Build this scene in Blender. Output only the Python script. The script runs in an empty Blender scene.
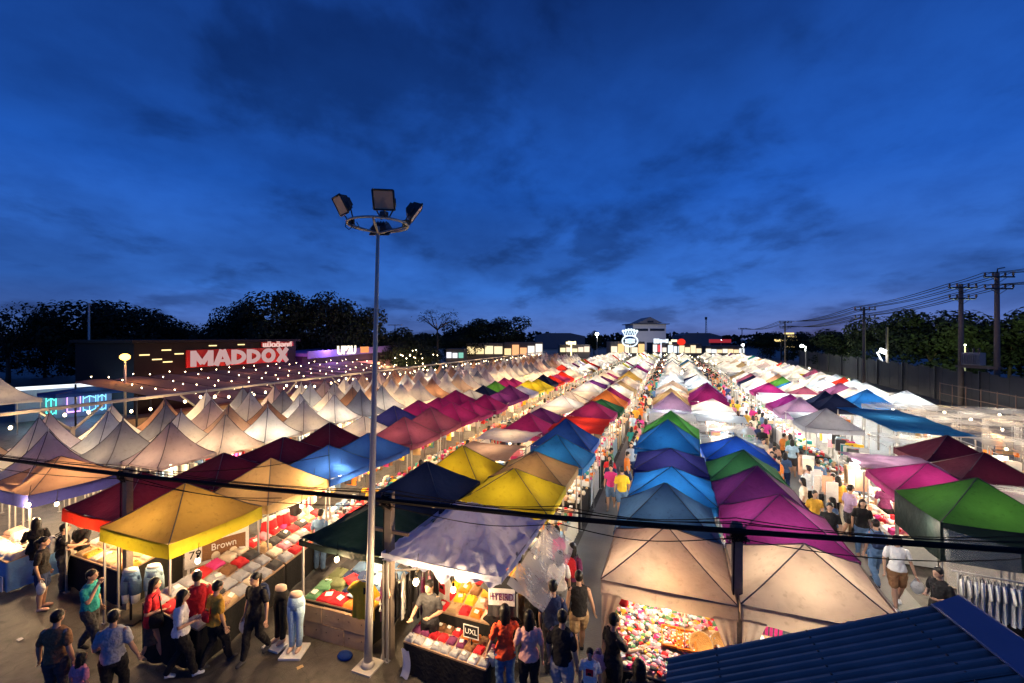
import bpy, bmesh, math, random
from mathutils import Vector, Matrix, noise
PI = math.pi
R_ = math.radians
SC = bpy.context.scene
COL = SC.collection
rnd = random.Random(7)

# ------------------------------------------------------------------ camera
CAM_H, FPX, HORIZON = 6.2, 430.0, 337.0
YAW = math.atan(161 / 430)
cam_data = bpy.data.cameras.new('camera')
cam = bpy.data.objects.new('camera', cam_data)
COL.objects.link(cam)
cam.location = (0, 0, CAM_H)
cam.rotation_euler = (PI / 2, 0, YAW)
cam_data.sensor_width = 36.0
cam_data.lens = FPX / 1024 * 36.0
cam_data.shift_y = -4.5 / 1024
cam_data.clip_end = 3000
SC.camera = cam
FW = (-math.sin(YAW), math.cos(YAW))
RT = (math.cos(YAW), math.sin(YAW))


def at(px, py, z):
    """ground plan position of a point of known height seen at a pixel of the photograph"""
    t = (CAM_H - z) * FPX / (py - HORIZON)
    u = (px - 512) / FPX
    return t * (FW[0] + u * RT[0]), t * (FW[1] + u * RT[1])


def far(px, d):
    """ground plan position at depth d in the direction of a column of the photograph"""
    u = (px - 512) / FPX
    return d * (FW[0] + u * RT[0]), d * (FW[1] + u * RT[1])


def zat(py, d):
    return CAM_H + (HORIZON - py) * d / FPX


# ------------------------------------------------------------------ render, world, sun
SC.view_settings.view_transform = 'Standard'
SC.view_settings.look = 'None'
SC.view_settings.gamma = 1.0
SC.view_settings.exposure = 0.9
SC.view_settings.use_curve_mapping = False
SC.render.engine = 'CYCLES'
SC.cycles.use_denoising = True
SC.cycles.use_light_tree = True
SC.cycles.max_bounces = 6
SC.cycles.diffuse_bounces = 3
SC.cycles.transmission_bounces = 4
SC.cycles.transparent_max_bounces = 8
SC.cycles.sample_clamp_indirect = 4.0
SC.cycles.caustics_reflective = False
SC.cycles.caustics_refractive = False

W = bpy.data.worlds.new('World')
SC.world = W
W.use_nodes = True


def build_world():
    nt = W.node_tree
    nt.nodes.clear()
    N = nt.nodes.new
    L = nt.links.new
    out = N('ShaderNodeOutputWorld')
    bg = N('ShaderNodeBackground')
    bg.inputs['Strength'].default_value = 0.11
    L(bg.outputs[0], out.inputs[0])
    sky = N('ShaderNodeTexSky')
    sky.sky_type = 'NISHITA'
    sky.sun_disc = False
    sky.sun_elevation = R_(1.0)
    sky.sun_rotation = R_(20)
    sky.ozone_density = 6.0
    sky.air_density = 1.0
    sky.dust_density = 0.3
    tc = N('ShaderNodeTexCoord')
    sep = N('ShaderNodeSeparateXYZ')
    L(tc.outputs['Generated'], sep.inputs[0])
    # twilight tint by elevation: pale blue low, deep blue overhead
    ramp = N('ShaderNodeValToRGB')
    e = ramp.color_ramp.elements
    e[0].position = 0.0
    e[0].color = (0.50, 0.95, 2.7, 1)
    e[1].position = 0.62
    e[1].color = (0.045, 0.27, 1.45, 1)
    m = e.new(0.10)
    m.color = (0.22, 0.88, 3.3, 1)
    m = e.new(0.30)
    m.color = (0.085, 0.58, 2.8, 1)
    L(sep.outputs['Z'], ramp.inputs[0])
    bw = N('ShaderNodeRGBToBW')
    L(sky.outputs[0], bw.inputs[0])
    lim = N('ShaderNodeMath')
    lim.operation = 'MINIMUM'
    lim.inputs[1].default_value = 1.0
    L(bw.outputs[0], lim.inputs[0])
    mixb = N('ShaderNodeMix')
    mixb.data_type = 'RGBA'
    mixb.blend_type = 'MIX'
    mixb.inputs[0].default_value = 0.10
    L(ramp.outputs[0], mixb.inputs[6])
    L(sky.outputs[0], mixb.inputs[7])
    # clouds lie on a flat layer overhead
    add = N('ShaderNodeMath')
    add.operation = 'ADD'
    add.inputs[1].default_value = 0.26
    L(sep.outputs['Z'], add.inputs[0])
    dx = N('ShaderNodeMath')
    dx.operation = 'DIVIDE'
    L(sep.outputs['X'], dx.inputs[0])
    L(add.outputs[0], dx.inputs[1])
    dy = N('ShaderNodeMath')
    dy.operation = 'DIVIDE'
    L(sep.outputs['Y'], dy.inputs[0])
    L(add.outputs[0], dy.inputs[1])
    comb = N('ShaderNodeCombineXYZ')
    L(dx.outputs[0], comb.inputs[0])
    L(dy.outputs[0], comb.inputs[1])
    comb.inputs[2].default_value = 3.7

    def cloud(scale, det, rough, dist, lo, hi, off):
        mp = N('ShaderNodeMapping')
        mp.inputs['Location'].default_value = off
        mp.inputs['Rotation'].default_value = (0, 0, R_(35))
        mp.inputs['Scale'].default_value = (1.0, 0.9, 1.0)
        L(comb.outputs[0], mp.inputs[0])
        n = N('ShaderNodeTexNoise')
        n.inputs['Scale'].default_value = scale
        n.inputs['Detail'].default_value = det
        n.inputs['Roughness'].default_value = rough
        n.inputs['Distortion'].default_value = dist
        L(mp.outputs[0], n.inputs[0])
        r = N('ShaderNodeMapRange')
        r.interpolation_type = 'SMOOTHSTEP'
        r.inputs[1].default_value = lo
        r.inputs[2].default_value = hi
        L(n.outputs[0], r.inputs[0])
        return r.outputs[0]

    def mul(col, fac, tint):
        mx = N('ShaderNodeMix')
        mx.data_type = 'RGBA'
        mx.blend_type = 'MULTIPLY'
        L(fac, mx.inputs[0])
        L(col, mx.inputs[6])
        mx.inputs[7].default_value = tint
        return mx.outputs[2]
    c = mixb.outputs[2]
    c = mul(c, cloud(0.9, 5, 0.5, 0.1, 0.42, 0.68, (1.3, 0.4, 0)), (0.62, 0.60, 0.62, 1))
    c = mul(c, cloud(2.1, 6, 0.55, 0.15, 0.50, 0.655, (4.1, 2.2, 0)), (0.60, 0.58, 0.60, 1))
    c = mul(c, cloud(5.0, 8, 0.62, 0.2, 0.35, 0.75, (0, 0, 2)), (0.82, 0.82, 0.85, 1))
    L(c, bg.inputs[0])


build_world()
sun_data = bpy.data.lights.new('sun', 'SUN')
sun_data.energy = 0.03
sun_data.angle = R_(15)
sun_data.color = (0.6, 0.75, 1.0)
sun = bpy.data.objects.new('sun', sun_data)
COL.objects.link(sun)
sun.rotation_euler = (R_(60), 0, R_(-160))

# ------------------------------------------------------------------ materials
MATS = {}


def _nt(name):
    m = bpy.data.materials.new(name)
    m.use_nodes = True
    nt = m.node_tree
    return m, nt, nt.nodes['Principled BSDF'], nt.nodes['Material Output']


def mat(name, col, rough=0.7, var=0.25, scale=6.0, bump=0.0, metal=0.0, trans=0.0, spec=0.3, sheen=0.0, world=False, bscale=None):
    """principled surface with uneven colour; trans adds cloth-like translucency"""
    key = name
    if key in MATS:
        return MATS[key]
    m, nt, b, out = _nt(name)
    N, L = nt.nodes.new, nt.links.new
    b.inputs['Roughness'].default_value = rough
    b.inputs['Metallic'].default_value = metal
    b.inputs['Specular IOR Level'].default_value = spec
    if world:
        g = N('ShaderNodeNewGeometry')
        co = g.outputs['Position']
    else:
        g = N('ShaderNodeTexCoord')
        co = g.outputs['Object']
    n = N('ShaderNodeTexNoise')
    n.inputs['Scale'].default_value = scale
    n.inputs['Detail'].default_value = 5
    n.inputs['Roughness'].default_value = 0.6
    L(co, n.inputs[0])
    mx = N('ShaderNodeMix')
    mx.data_type = 'RGBA'
    L(n.outputs[0], mx.inputs[0])
    lo = [max(0, c * (1 - var)) for c in col]
    hi = [min(1, c * (1 + var)) for c in col]
    mx.inputs[6].default_value = (*lo, 1)
    mx.inputs[7].default_value = (*hi, 1)
    L(mx.outputs[2], b.inputs['Base Color'])
    if bump > 0:
        n2 = N('ShaderNodeTexNoise')
        n2.inputs['Scale'].default_value = bscale or scale * 2
        n2.inputs['Detail'].default_value = 4
        L(co, n2.inputs[0])
        bp = N('ShaderNodeBump')
        bp.inputs['Strength'].default_value = bump
        bp.inputs['Distance'].default_value = 0.05
        L(n2.outputs[0], bp.inputs['Height'])
        L(bp.outputs[0], b.inputs['Normal'])
    if trans > 0:
        t = N('ShaderNodeBsdfTranslucent')
        L(mx.outputs[2], t.inputs[0])
        ms = N('ShaderNodeMixShader')
        ms.inputs[0].default_value = trans
        L(b.outputs[0], ms.inputs[1])
        L(t.outputs[0], ms.inputs[2])
        L(ms.outputs[0], out.inputs[0])
    MATS[key] = m
    return m


def cloth(name, col, trans=0.38):
    fresh = 'canopy_' + name not in MATS
    m = _cloth(name, col, trans)
    if fresh:      # weather stains and water marks of the fabric
        nt = m.node_tree
        N, L = nt.nodes.new, nt.links.new
        mx = next(n for n in nt.nodes if n.bl_idname == 'ShaderNodeMix')
        g = next(n for n in nt.nodes if n.bl_idname == 'ShaderNodeNewGeometry')
        outs = [l.to_socket for l in mx.outputs[2].links]
        c = mx.outputs[2]
        for sc, lo, hi, dark, dist in ((0.55, .42, .70, .80, .3), (3.4, .55, .78, .80, .3), (9.0, .60, .70, .80, 0)):
            n = N('ShaderNodeTexNoise')
            n.inputs['Scale'].default_value = sc
            n.inputs['Detail'].default_value = 6
            n.inputs['Distortion'].default_value = dist
            L(g.outputs['Position'], n.inputs[0])
            r = N('ShaderNodeMapRange')
            r.inputs[1].default_value = lo
            r.inputs[2].default_value = hi
            r.inputs[3].default_value = 1.0
            r.inputs[4].default_value = dark
            L(n.outputs[0], r.inputs[0])
            m2 = N('ShaderNodeMix')
            m2.data_type = 'RGBA'
            m2.blend_type = 'MULTIPLY'
            m2.inputs[0].default_value = 1
            L(c, m2.inputs[6])
            L(r.outputs[0], m2.inputs[7])
            c = m2.outputs[2]
        for q in outs:
            L(c, q)
    return m


def _cloth(name, col, trans=0.38):
    return mat('canopy_' + name, col, rough=0.75, var=0.34, scale=1.1, bump=0.7, trans=trans, spec=0.25, world=True, bscale=5.0)


def emit(name, col, s, sample=False):
    if name in MATS:
        return MATS[name]
    m = bpy.data.materials.new(name)
    m.use_nodes = True
    nt = m.node_tree
    nt.nodes.clear()
    e = nt.nodes.new('ShaderNodeEmission')
    e.inputs[0].default_value = (*col, 1)
    e.inputs[1].default_value = s
    o = nt.nodes.new('ShaderNodeOutputMaterial')
    nt.links.new(e.outputs[0], o.inputs[0])
    m.cycles.emission_sampling = 'FRONT_BACK' if sample else 'NONE'
    MATS[name] = m
    return m


def clear_plastic(name, col, alpha):
    if name in MATS:
        return MATS[name]
    m, nt, b, out = _nt(name)
    N, L = nt.nodes.new, nt.links.new
    b.inputs['Base Color'].default_value = (*col, 1)
    b.inputs['Roughness'].default_value = 0.25
    b.inputs['Specular IOR Level'].default_value = 0.6
    n = N('ShaderNodeTexNoise')
    n.inputs['Scale'].default_value = 3.0
    n.inputs['Detail'].default_value = 4
    g = N('ShaderNodeNewGeometry')
    L(g.outputs['Position'], n.inputs[0])
    bp = N('ShaderNodeBump')
    bp.inputs['Strength'].default_value = 0.8
    bp.inputs['Distance'].default_value = 0.1
    L(n.outputs[0], bp.inputs['Height'])
    L(bp.outputs[0], b.inputs['Normal'])
    tr = N('ShaderNodeBsdfTransparent')
    tl = N('ShaderNodeBsdfTranslucent')
    tl.inputs[0].default_value = (*col, 1)
    m1 = N('ShaderNodeMixShader')
    m1.inputs[0].default_value = 0.5
    L(b.outputs[0], m1.inputs[1])
    L(tl.outputs[0], m1.inputs[2])
    ms = N('ShaderNodeMixShader')
    ms.inputs[0].default_value = alpha
    L(tr.outputs[0], ms.inputs[1])
    L(m1.outputs[0], ms.inputs[2])
    L(ms.outputs[0], out.inputs[0])
    MATS[name] = m
    return m


RGB = dict(
    yellow=(0.47, 0.41, 0.022), mustard=(0.40, 0.26, 0.06), maroon=(0.055, 0.006, 0.018), magenta=(0.20, 0.014, 0.11), purple=(0.075, 0.015, 0.105),
    blue=(0.015, 0.06, 0.30), dusty_blue=(0.05, 0.12, 0.25), light_blue=(0.02, 0.14, 0.36), navy=(0.008, 0.012, 0.038), indigo=(0.022, 0.025, 0.15),
    green=(0.055, 0.19, 0.03), dark_green=(0.006, 0.015, 0.014), beige=(0.52, 0.395, 0.30), white=(0.72, 0.69, 0.64), silver=(0.52, 0.54, 0.68),
    red=(0.55, 0.03, 0.014), orange=(0.50, 0.15, 0.035), tan=(0.34, 0.24, 0.12), teal=(0.02, 0.19, 0.19), pink=(0.26, 0.025, 0.12),
    lilac=(0.22, 0.14, 0.25), grey=(0.23, 0.24, 0.29), black=(0.012, 0.012, 0.014), dusty_rose=(0.25, 0.07, 0.13), forest_green=(0.018, 0.085, 0.04),
    peach=(0.46, 0.27, 0.17), mauve=(0.50, 0.40, 0.40))
WARM = (1.0, 0.66, 0.33)
NEUT = (1.0, 0.84, 0.62)
COOL = (0.80, 0.93, 1.0)
M = dict(
    steel=mat('painted_steel', (0.32, 0.31, 0.30), 0.45, 0.2, metal=0.3),
    dark_steel=mat('dark_steel', (0.05, 0.05, 0.055), 0.5, 0.3, metal=0.4),
    galv=mat('galvanised_steel', (0.46, 0.43, 0.39), 0.5, 0.22, 14, metal=0.1),
    rust=mat('worn_steel', (0.16, 0.11, 0.08), 0.7, 0.4, 8),
    concrete=mat('pole_concrete', (0.17, 0.14, 0.12), 0.85, 0.25, 9, 0.3),
    wood=mat('table_wood', (0.33, 0.20, 0.11), 0.65, 0.35, 7, 0.2),
    ply=mat('plywood', (0.36, 0.24, 0.15), 0.7, 0.25, 5, 0.15),
    blackcloth=mat('black_cloth', (0.015, 0.014, 0.014), 0.9, 0.4, 8, 0.3),
    whitecloth=mat('white_cloth', (0.72, 0.70, 0.66), 0.85, 0.1, 8, 0.2),
    bluecloth=mat('blue_cloth', (0.16, 0.35, 0.60), 0.85, 0.2, 8, 0.2),
    cable=mat('cable_rubber', (0.016, 0.014, 0.013), 0.9, 0.3, 8, spec=0.1),
    skin=mat('skin', (0.46, 0.27, 0.18), 0.55, 0.10, 9),
    hair=mat('black_hair', (0.010, 0.008, 0.007), 0.42, 0.4, 25, 0.4),
    eye=mat('eye_dark', (0.01, 0.008, 0.008), 0.3, 0.1),
    lip=mat('lips', (0.35, 0.10, 0.09), 0.5, 0.1),
    bag=mat('white_plastic_bag', (0.72, 0.71, 0.70), 0.4, 0.1, 10, 0.5, trans=0.3),
    bulb=emit('bulb_glow', (1.0, 0.76, 0.42), 10.0),
    bulb_cool=emit('bulb_glow_cool', (0.90, 0.97, 1.0), 10.0),
)

# ------------------------------------------------------------------ mesh builder


class MB:
    def __init__(s):
        s.v, s.f, s.m, s.sm = [], [], [], []

    def add(s, vs, fs, mi=0, smooth=False):
        o = len(s.v)
        s.v += [tuple(p) for p in vs]
        for f in fs:
            s.f.append([i + o for i in f])
            s.m.append(mi)
            s.sm.append(smooth)
        return s

    def box(s, c, size, mi=0, rz=0.0, rx=0.0, ry=0.0):
        x, y, z = (k / 2 for k in size)
        vs = [Vector((a, b, d)) for a in (-x, x) for b in (-y, y) for d in (-z, z)]
        if rz or rx or ry:
            mt = Matrix.Rotation(rz, 3, 'Z') @ Matrix.Rotation(ry, 3, 'Y') @ Matrix.Rotation(rx, 3, 'X')
            vs = [mt @ p for p in vs]
        c = Vector(c)
        vs = [p + c for p in vs]
        return s.add(vs, [(0, 1, 3, 2), (4, 6, 7, 5), (0, 4, 5, 1), (2, 3, 7, 6), (0, 2, 6, 4), (1, 5, 7, 3)], mi)

    def tube(s, pts, rad, n=8, mi=0, caps=True, smooth=True, flat=None):
        pts = [Vector(p) for p in pts]
        if not hasattr(rad, '__len__'):
            rad = [rad] * len(pts)
        vs, fs = [], []
        ref = None
        for i, p in enumerate(pts):
            d = (pts[min(i + 1, len(pts) - 1)] - pts[max(i - 1, 0)])
            d = d.normalized() if d.length > 1e-9 else Vector((0, 0, 1))
            if ref is None:
                ref = Vector((0, 0, 1)) if abs(d.z) < 0.9 else Vector((1, 0, 0))
            u = d.cross(ref)
            u = u.normalized() if u.length > 1e-6 else d.orthogonal().normalized()
            w = u.cross(d).normalized()
            ref = w
            r = rad[i]
            ra, rb = r if isinstance(r, tuple) else (r, r)
            for k in range(n):
                t = 2 * PI * k / n
                vs.append(p + u * (ra * math.cos(t)) + w * (rb * math.sin(t)))
        for i in range(len(pts) - 1):
            for k in range(n):
                a, b = i * n + k, i * n + (k + 1) % n
                fs.append((a, a + n, b + n, b))
        if caps:
            fs.append(tuple(range(n)))
            fs.append(tuple(reversed(range((len(pts) - 1) * n, len(pts) * n))))
        return s.add(vs, fs, mi, smooth)

    def loft(s, rings, n=14, mi=0, smooth=True, caps=True):
        """rings of (cx, cy, z, rx, ry)"""
        vs, fs = [], []
        for (cx, cy, z, rx, ry) in rings:
            for k in range(n):
                t = 2 * PI * k / n
                vs.append((cx + rx * math.cos(t), cy + ry * math.sin(t), z))
        for i in range(len(rings) - 1):
            for k in range(n):
                a, b = i * n + k, i * n + (k + 1) % n
                fs.append((a, b, b + n, a + n))
        if caps:
            fs.append(tuple(reversed(range(n))))
            fs.append(tuple(range((len(rings) - 1) * n, len(rings) * n)))
        return s.add(vs, fs, mi, smooth)

    def ell(s, c, r, seg=10, rings=6, mi=0, rot=None):
        vs, fs = [], []
        c = Vector(c)
        for i in range(1, rings):
            ph = PI * i / rings
            for k in range(seg):
                t = 2 * PI * k / seg
                p = Vector((r[0] * math.sin(ph) * math.cos(t), r[1] * math.sin(ph) * math.sin(t), r[2] * math.cos(ph)))
                vs.append(p)
        top, bot = len(vs), len(vs) + 1
        vs += [Vector((0, 0, r[2])), Vector((0, 0, -r[2]))]
        if rot is not None:
            vs = [rot @ p for p in vs]
        vs = [p + c for p in vs]
        for i in range(rings - 2):
            for k in range(seg):
                a, b = i * seg + k, i * seg + (k + 1) % seg
                fs.append((a, a + seg, b + seg, b))
        for k in range(seg):
            fs.append((top, k, (k + 1) % seg))
            a = (rings - 2) * seg
            fs.append((bot, a + (k + 1) % seg, a + k))
        return s.add(vs, fs, mi, True)

    def grid(s, fn, nu, nv, mi=0, smooth=True):
        vs = [fn(i / nu, j / nv) for i in range(nu + 1) for j in range(nv + 1)]
        fs = [(i * (nv + 1) + j, (i + 1) * (nv + 1) + j, (i + 1) * (nv + 1) + j + 1, i * (nv + 1) + j + 1) for i in range(nu) for j in range(nv)]
        return s.add(vs, fs, mi, smooth)

    def prism(s, outline, d, tf, mi=0):
        """extrude a 2D outline by d; tf maps (x, y, z) to the final place"""
        n = len(outline)
        vs = [tf(x, y, 0) for x, y in outline] + [tf(x, y, d) for x, y in outline]
        fs = [tuple(reversed(range(n))), tuple(range(n, 2 * n))]
        fs += [(k, (k + 1) % n, n + (k + 1) % n, n + k) for k in range(n)]
        return s.add(vs, fs, mi)

    def mesh(s, name, mats):
        me = bpy.data.meshes.new(name)
        me.from_pydata(s.v, [], s.f)
        for m in mats:
            me.materials.append(m)
        me.polygons.foreach_set('material_index', s.m)
        me.polygons.foreach_set('use_smooth', s.sm)
        me.update()
        return me


def put(name, me, parent=None, loc=(0, 0, 0), rz=0.0, m=None, scale=None):
    o = bpy.data.objects.new(name, me)
    COL.objects.link(o)
    o.location = loc
    o.rotation_euler = (0, 0, rz)
    if scale:
        o.scale = scale if hasattr(scale, '__len__') else (scale,) * 3
    if parent:
        o.parent = parent
    if m is not None:
        ms = m if isinstance(m, (list, tuple)) else [m]
        for i, mm in enumerate(ms):
            if mm is not None and i < len(o.material_slots):
                o.material_slots[i].link = 'OBJECT'
                o.material_slots[i].material = mm
    return o


def tag(o, label, cat, group=None, kind=None):
    if label:
        o['label'] = label
    if cat:
        o['category'] = cat
    if group:
        o['group'] = group
    if kind:
        o['kind'] = kind
    return o


def thing(name, label, cat, loc=(0, 0, 0), rz=0.0, group=None):
    o = bpy.data.objects.new(name, None)
    o.empty_display_size = 0.2
    COL.objects.link(o)
    o.location = loc
    o.rotation_euler = (0, 0, rz)
    return tag(o, label, cat, group)


def struct(name, mb, mats):
    o = put(name, mb.mesh(name, mats))
    o['kind'] = 'structure'
    return o


LIGHTD = {}


def lamp(x, y, z, power, col=WARM, rad=0.06, parent=None):
    key = (round(power, 1), col, rad)
    if key not in LIGHTD:
        d = bpy.data.lights.new('source_or_fill_light', 'POINT')
        d.energy = power * 1.5
        d.color = col
        d.shadow_soft_size = rad
        LIGHTD[key] = d
    o = bpy.data.objects.new('source_or_fill_light', LIGHTD[key])
    COL.objects.link(o)
    o.location = (x, y, z)
    if parent:
        o.parent = parent
    return o


ORD = 'first second third fourth fifth sixth seventh eighth ninth tenth eleventh twelfth thirteenth fourteenth fifteenth sixteenth seventeenth eighteenth nineteenth twentieth'.split()
for _a in ('twenty', 'thirty', 'forty'):
    for _b in ORD[:9]:
        ORD.append(_a + '-' + _b)
    ORD.append({'twenty': 'thirtieth', 'thirty': 'fortieth', 'forty': 'fiftieth'}[_a])


def text_mesh(s, size, depth, m, bold=0.0):
    cu = bpy.data.curves.new('lettering', 'FONT')
    cu.body = s
    cu.size = size
    cu.extrude = depth
    cu.offset = bold
    cu.align_x = 'CENTER'
    cu.align_y = 'CENTER'
    o = bpy.data.objects.new('lettering', cu)
    COL.objects.link(o)
    dg = bpy.context.evaluated_depsgraph_get()
    me = bpy.data.meshes.new_from_object(o.evaluated_get(dg))
    bpy.data.objects.remove(o)
    bpy.data.curves.remove(cu)
    me.materials.clear()
    me.materials.append(m)
    return me


# ------------------------------------------------------------------ ground
def ground():
    m, nt, b, out = _nt('market_ground')
    N, L = nt.nodes.new, nt.links.new
    g = N('ShaderNodeNewGeometry')
    b.inputs['Specular IOR Level'].default_value = 0.4

    def noi(sc, det, ro=0.6):
        n = N('ShaderNodeTexNoise')
        n.inputs['Scale'].default_value = sc
        n.inputs['Detail'].default_value = det
        n.inputs['Roughness'].default_value = ro
        L(g.outputs['Position'], n.inputs[0])
        return n.outputs[0]
    a, c, d = noi(0.45, 6), noi(3.5, 6), noi(60, 3)
    r = N('ShaderNodeValToRGB')
    r.color_ramp.elements[0].position = 0.3
    r.color_ramp.elements[0].color = (0.045, 0.038, 0.033, 1)
    r.color_ramp.elements[1].position = 0.7
    r.color_ramp.elements[1].color = (0.13, 0.115, 0.10, 1)
    L(a, r.inputs[0])
    r2 = N('ShaderNodeValToRGB')
    r2.color_ramp.elements[0].position = 0.35
    r2.color_ramp.elements[0].color = (0.55, 0.55, 0.55, 1)
    r2.color_ramp.elements[1].position = 0.62
    r2.color_ramp.elements[1].color = (1, 1, 1, 1)
    L(c, r2.inputs[0])
    mx = N('ShaderNodeMix')
    mx.data_type = 'RGBA'
    mx.blend_type = 'MULTIPLY'
    mx.inputs[0].default_value = 1
    L(r.outputs[0], mx.inputs[6])
    L(r2.outputs[0], mx.inputs[7])
    v = N('ShaderNodeTexVoronoi')
    v.inputs['Scale'].default_value = 1.7
    v.feature = 'DISTANCE_TO_EDGE'
    wob = N('ShaderNodeMix')
    wob.data_type = 'RGBA'
    wob.inputs[0].default_value = 0.25
    L(g.outputs['Position'], wob.inputs[6])
    nw = N('ShaderNodeTexNoise')
    nw.inputs['Scale'].default_value = 2.5
    L(g.outputs['Position'], nw.inputs[0])
    L(nw.outputs[1], wob.inputs[7])
    L(wob.outputs[2], v.inputs['Vector'])
    cr = N('ShaderNodeMapRange')
    cr.inputs[1].default_value = 0.0
    cr.inputs[2].default_value = 0.012
    cr.inputs[3].default_value = 0.45
    cr.inputs[4].default_value = 1.0
    L(v.outputs['Distance'], cr.inputs[0])
    sp = N('ShaderNodeValToRGB')
    sp.color_ramp.elements[0].position = 0.56
    sp.color_ramp.elements[0].color = (1, 1, 1, 1)
    sp.color_ramp.elements[1].position = 0.66
    sp.color_ramp.elements[1].color = (0.35, 0.33, 0.32, 1)
    L(noi(1.6, 3), sp.inputs[0])
    m2 = N('ShaderNodeMix')
    m2.data_type = 'RGBA'
    m2.blend_type = 'MULTIPLY'
    m2.inputs[0].default_value = 1
    L(mx.outputs[2], m2.inputs[6])
    L(sp.outputs[0], m2.inputs[7])
    m3 = N('ShaderNodeMix')
    m3.data_type = 'RGBA'
    m3.blend_type = 'MULTIPLY'
    m3.inputs[0].default_value = 1
    L(m2.outputs[2], m3.inputs[6])
    L(cr.outputs[0], m3.inputs[7])
    L(m3.outputs[2], b.inputs['Base Color'])
    rr = N('ShaderNodeMapRange')
    rr.inputs[3].default_value = 0.35
    rr.inputs[4].default_value = 0.8
    L(a, rr.inputs[0])
    L(rr.outputs[0], b.inputs['Roughness'])
    bp = N('ShaderNodeBump')
    bp.inputs['Strength'].default_value = 0.5
    bp.inputs['Distance'].default_value = 0.02
    L(d, bp.inputs['Height'])
    L(bp.outputs[0], b.inputs['Normal'])
    mb = MB()
    mb.add([(-700, -100, 0), (700, -100, 0), (700, 1200, 0), (-700, 1200, 0)], [(0, 1, 2, 3)])
    struct('ground', mb, [m])
    # concrete strip of the central and right aisles
    cm = mat('aisle_concrete', (0.17, 0.165, 0.155), 0.5, 0.4, 1.2, 0.3, world=True, spec=0.5, bscale=30)
    mb = MB()
    mb.box((-1.9, 50, 0.001), (1.5, 86, 0.006))
    struct('central_path', mb, [cm])
    mb = MB()
    mb.box((4.3, 55, 0.001), (2.1, 90, 0.006))
    struct('right_path', mb, [cm])


ground()


# ------------------------------------------------------------------ market tents
def prof(kind, s):
    if kind == 'pagoda':
        return 0.62 * (1 - s) ** 2.0 + 0.38 * (1 - s)
    return (1 - s) ** 1.12


def canopy_geo(mb, kind, w, d, eave, peak, seed, mi=0, n=9, wr=1.0):
    """four panels meeting in ridges, each sagging between them"""
    for q in range(4):
        ca, sa = math.cos(q * PI / 2), math.sin(q * PI / 2)

        def fn(a, b):
            s, t = a, 2 * b - 1
            x, y = s, s * t
            X, Y = (x * ca - y * sa) * w / 2, (x * sa + y * ca) * d / 2
            z = eave + (peak - eave) * prof(kind, s)
            z -= (0.09 if kind == 'popup' else 0.05) * math.sin(PI * s * 0.85) * (1 - t * t) * s
            z += 0.05 * wr * s * noise.noise(Vector((X * 1.6 + seed * 7.1, Y * 1.6, seed * 3.3)))
            z += 0.024 * wr * s * noise.noise(Vector((X * 5 + seed, Y * 5, seed * 1.7)))
            if wr > 2:
                z -= 0.24 * s * abs(noise.noise(Vector((X * 2.3 + Y * 1.1, Y * 2.0 - X * .6, 4.4)))) + 0.13 * s * abs(noise.noise(Vector((X * 4.5 - Y * 2.5, Y * 3, 8.4)))) + 0.05 * abs(noise.noise(Vector((X * 11, Y * 8 + X * 3, 1.4))))
            if s > 0.98:
                z -= 0.03 * (1 - t * t)
            return (X, Y, z)
        mb.grid(fn, n, n, mi)


def valance_geo(mb, w, d, eave, drop, seed, mi=0, scallop=False):
    for q in range(4):
        ca, sa = math.cos(q * PI / 2), math.sin(q * PI / 2)

        def fn(a, b):
            t = 2 * a - 1
            out = 1.004 + 0.012 * b * math.sin(a * 17 + seed)
            x, y = out, t * 1.004
            z = eave - 0.03 * (1 - t * t) - drop * b
            if scallop and b > 0.9:
                z += 0.10 * (1 - t * t)
            return ((x * ca - y * sa) * w / 2, (x * sa + y * ca) * d / 2, z)
        mb.grid(fn, 10, 2, mi)


def legs_geo(mb, w, d, eave, mi=0):
    for sx in (-1, 1):
        for sy in (-1, 1):
            mb.box((sx * (w / 2 - 0.04), sy * (d / 2 - 0.04), eave / 2), (0.035, 0.035, eave), mi)


TM = {}


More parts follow.
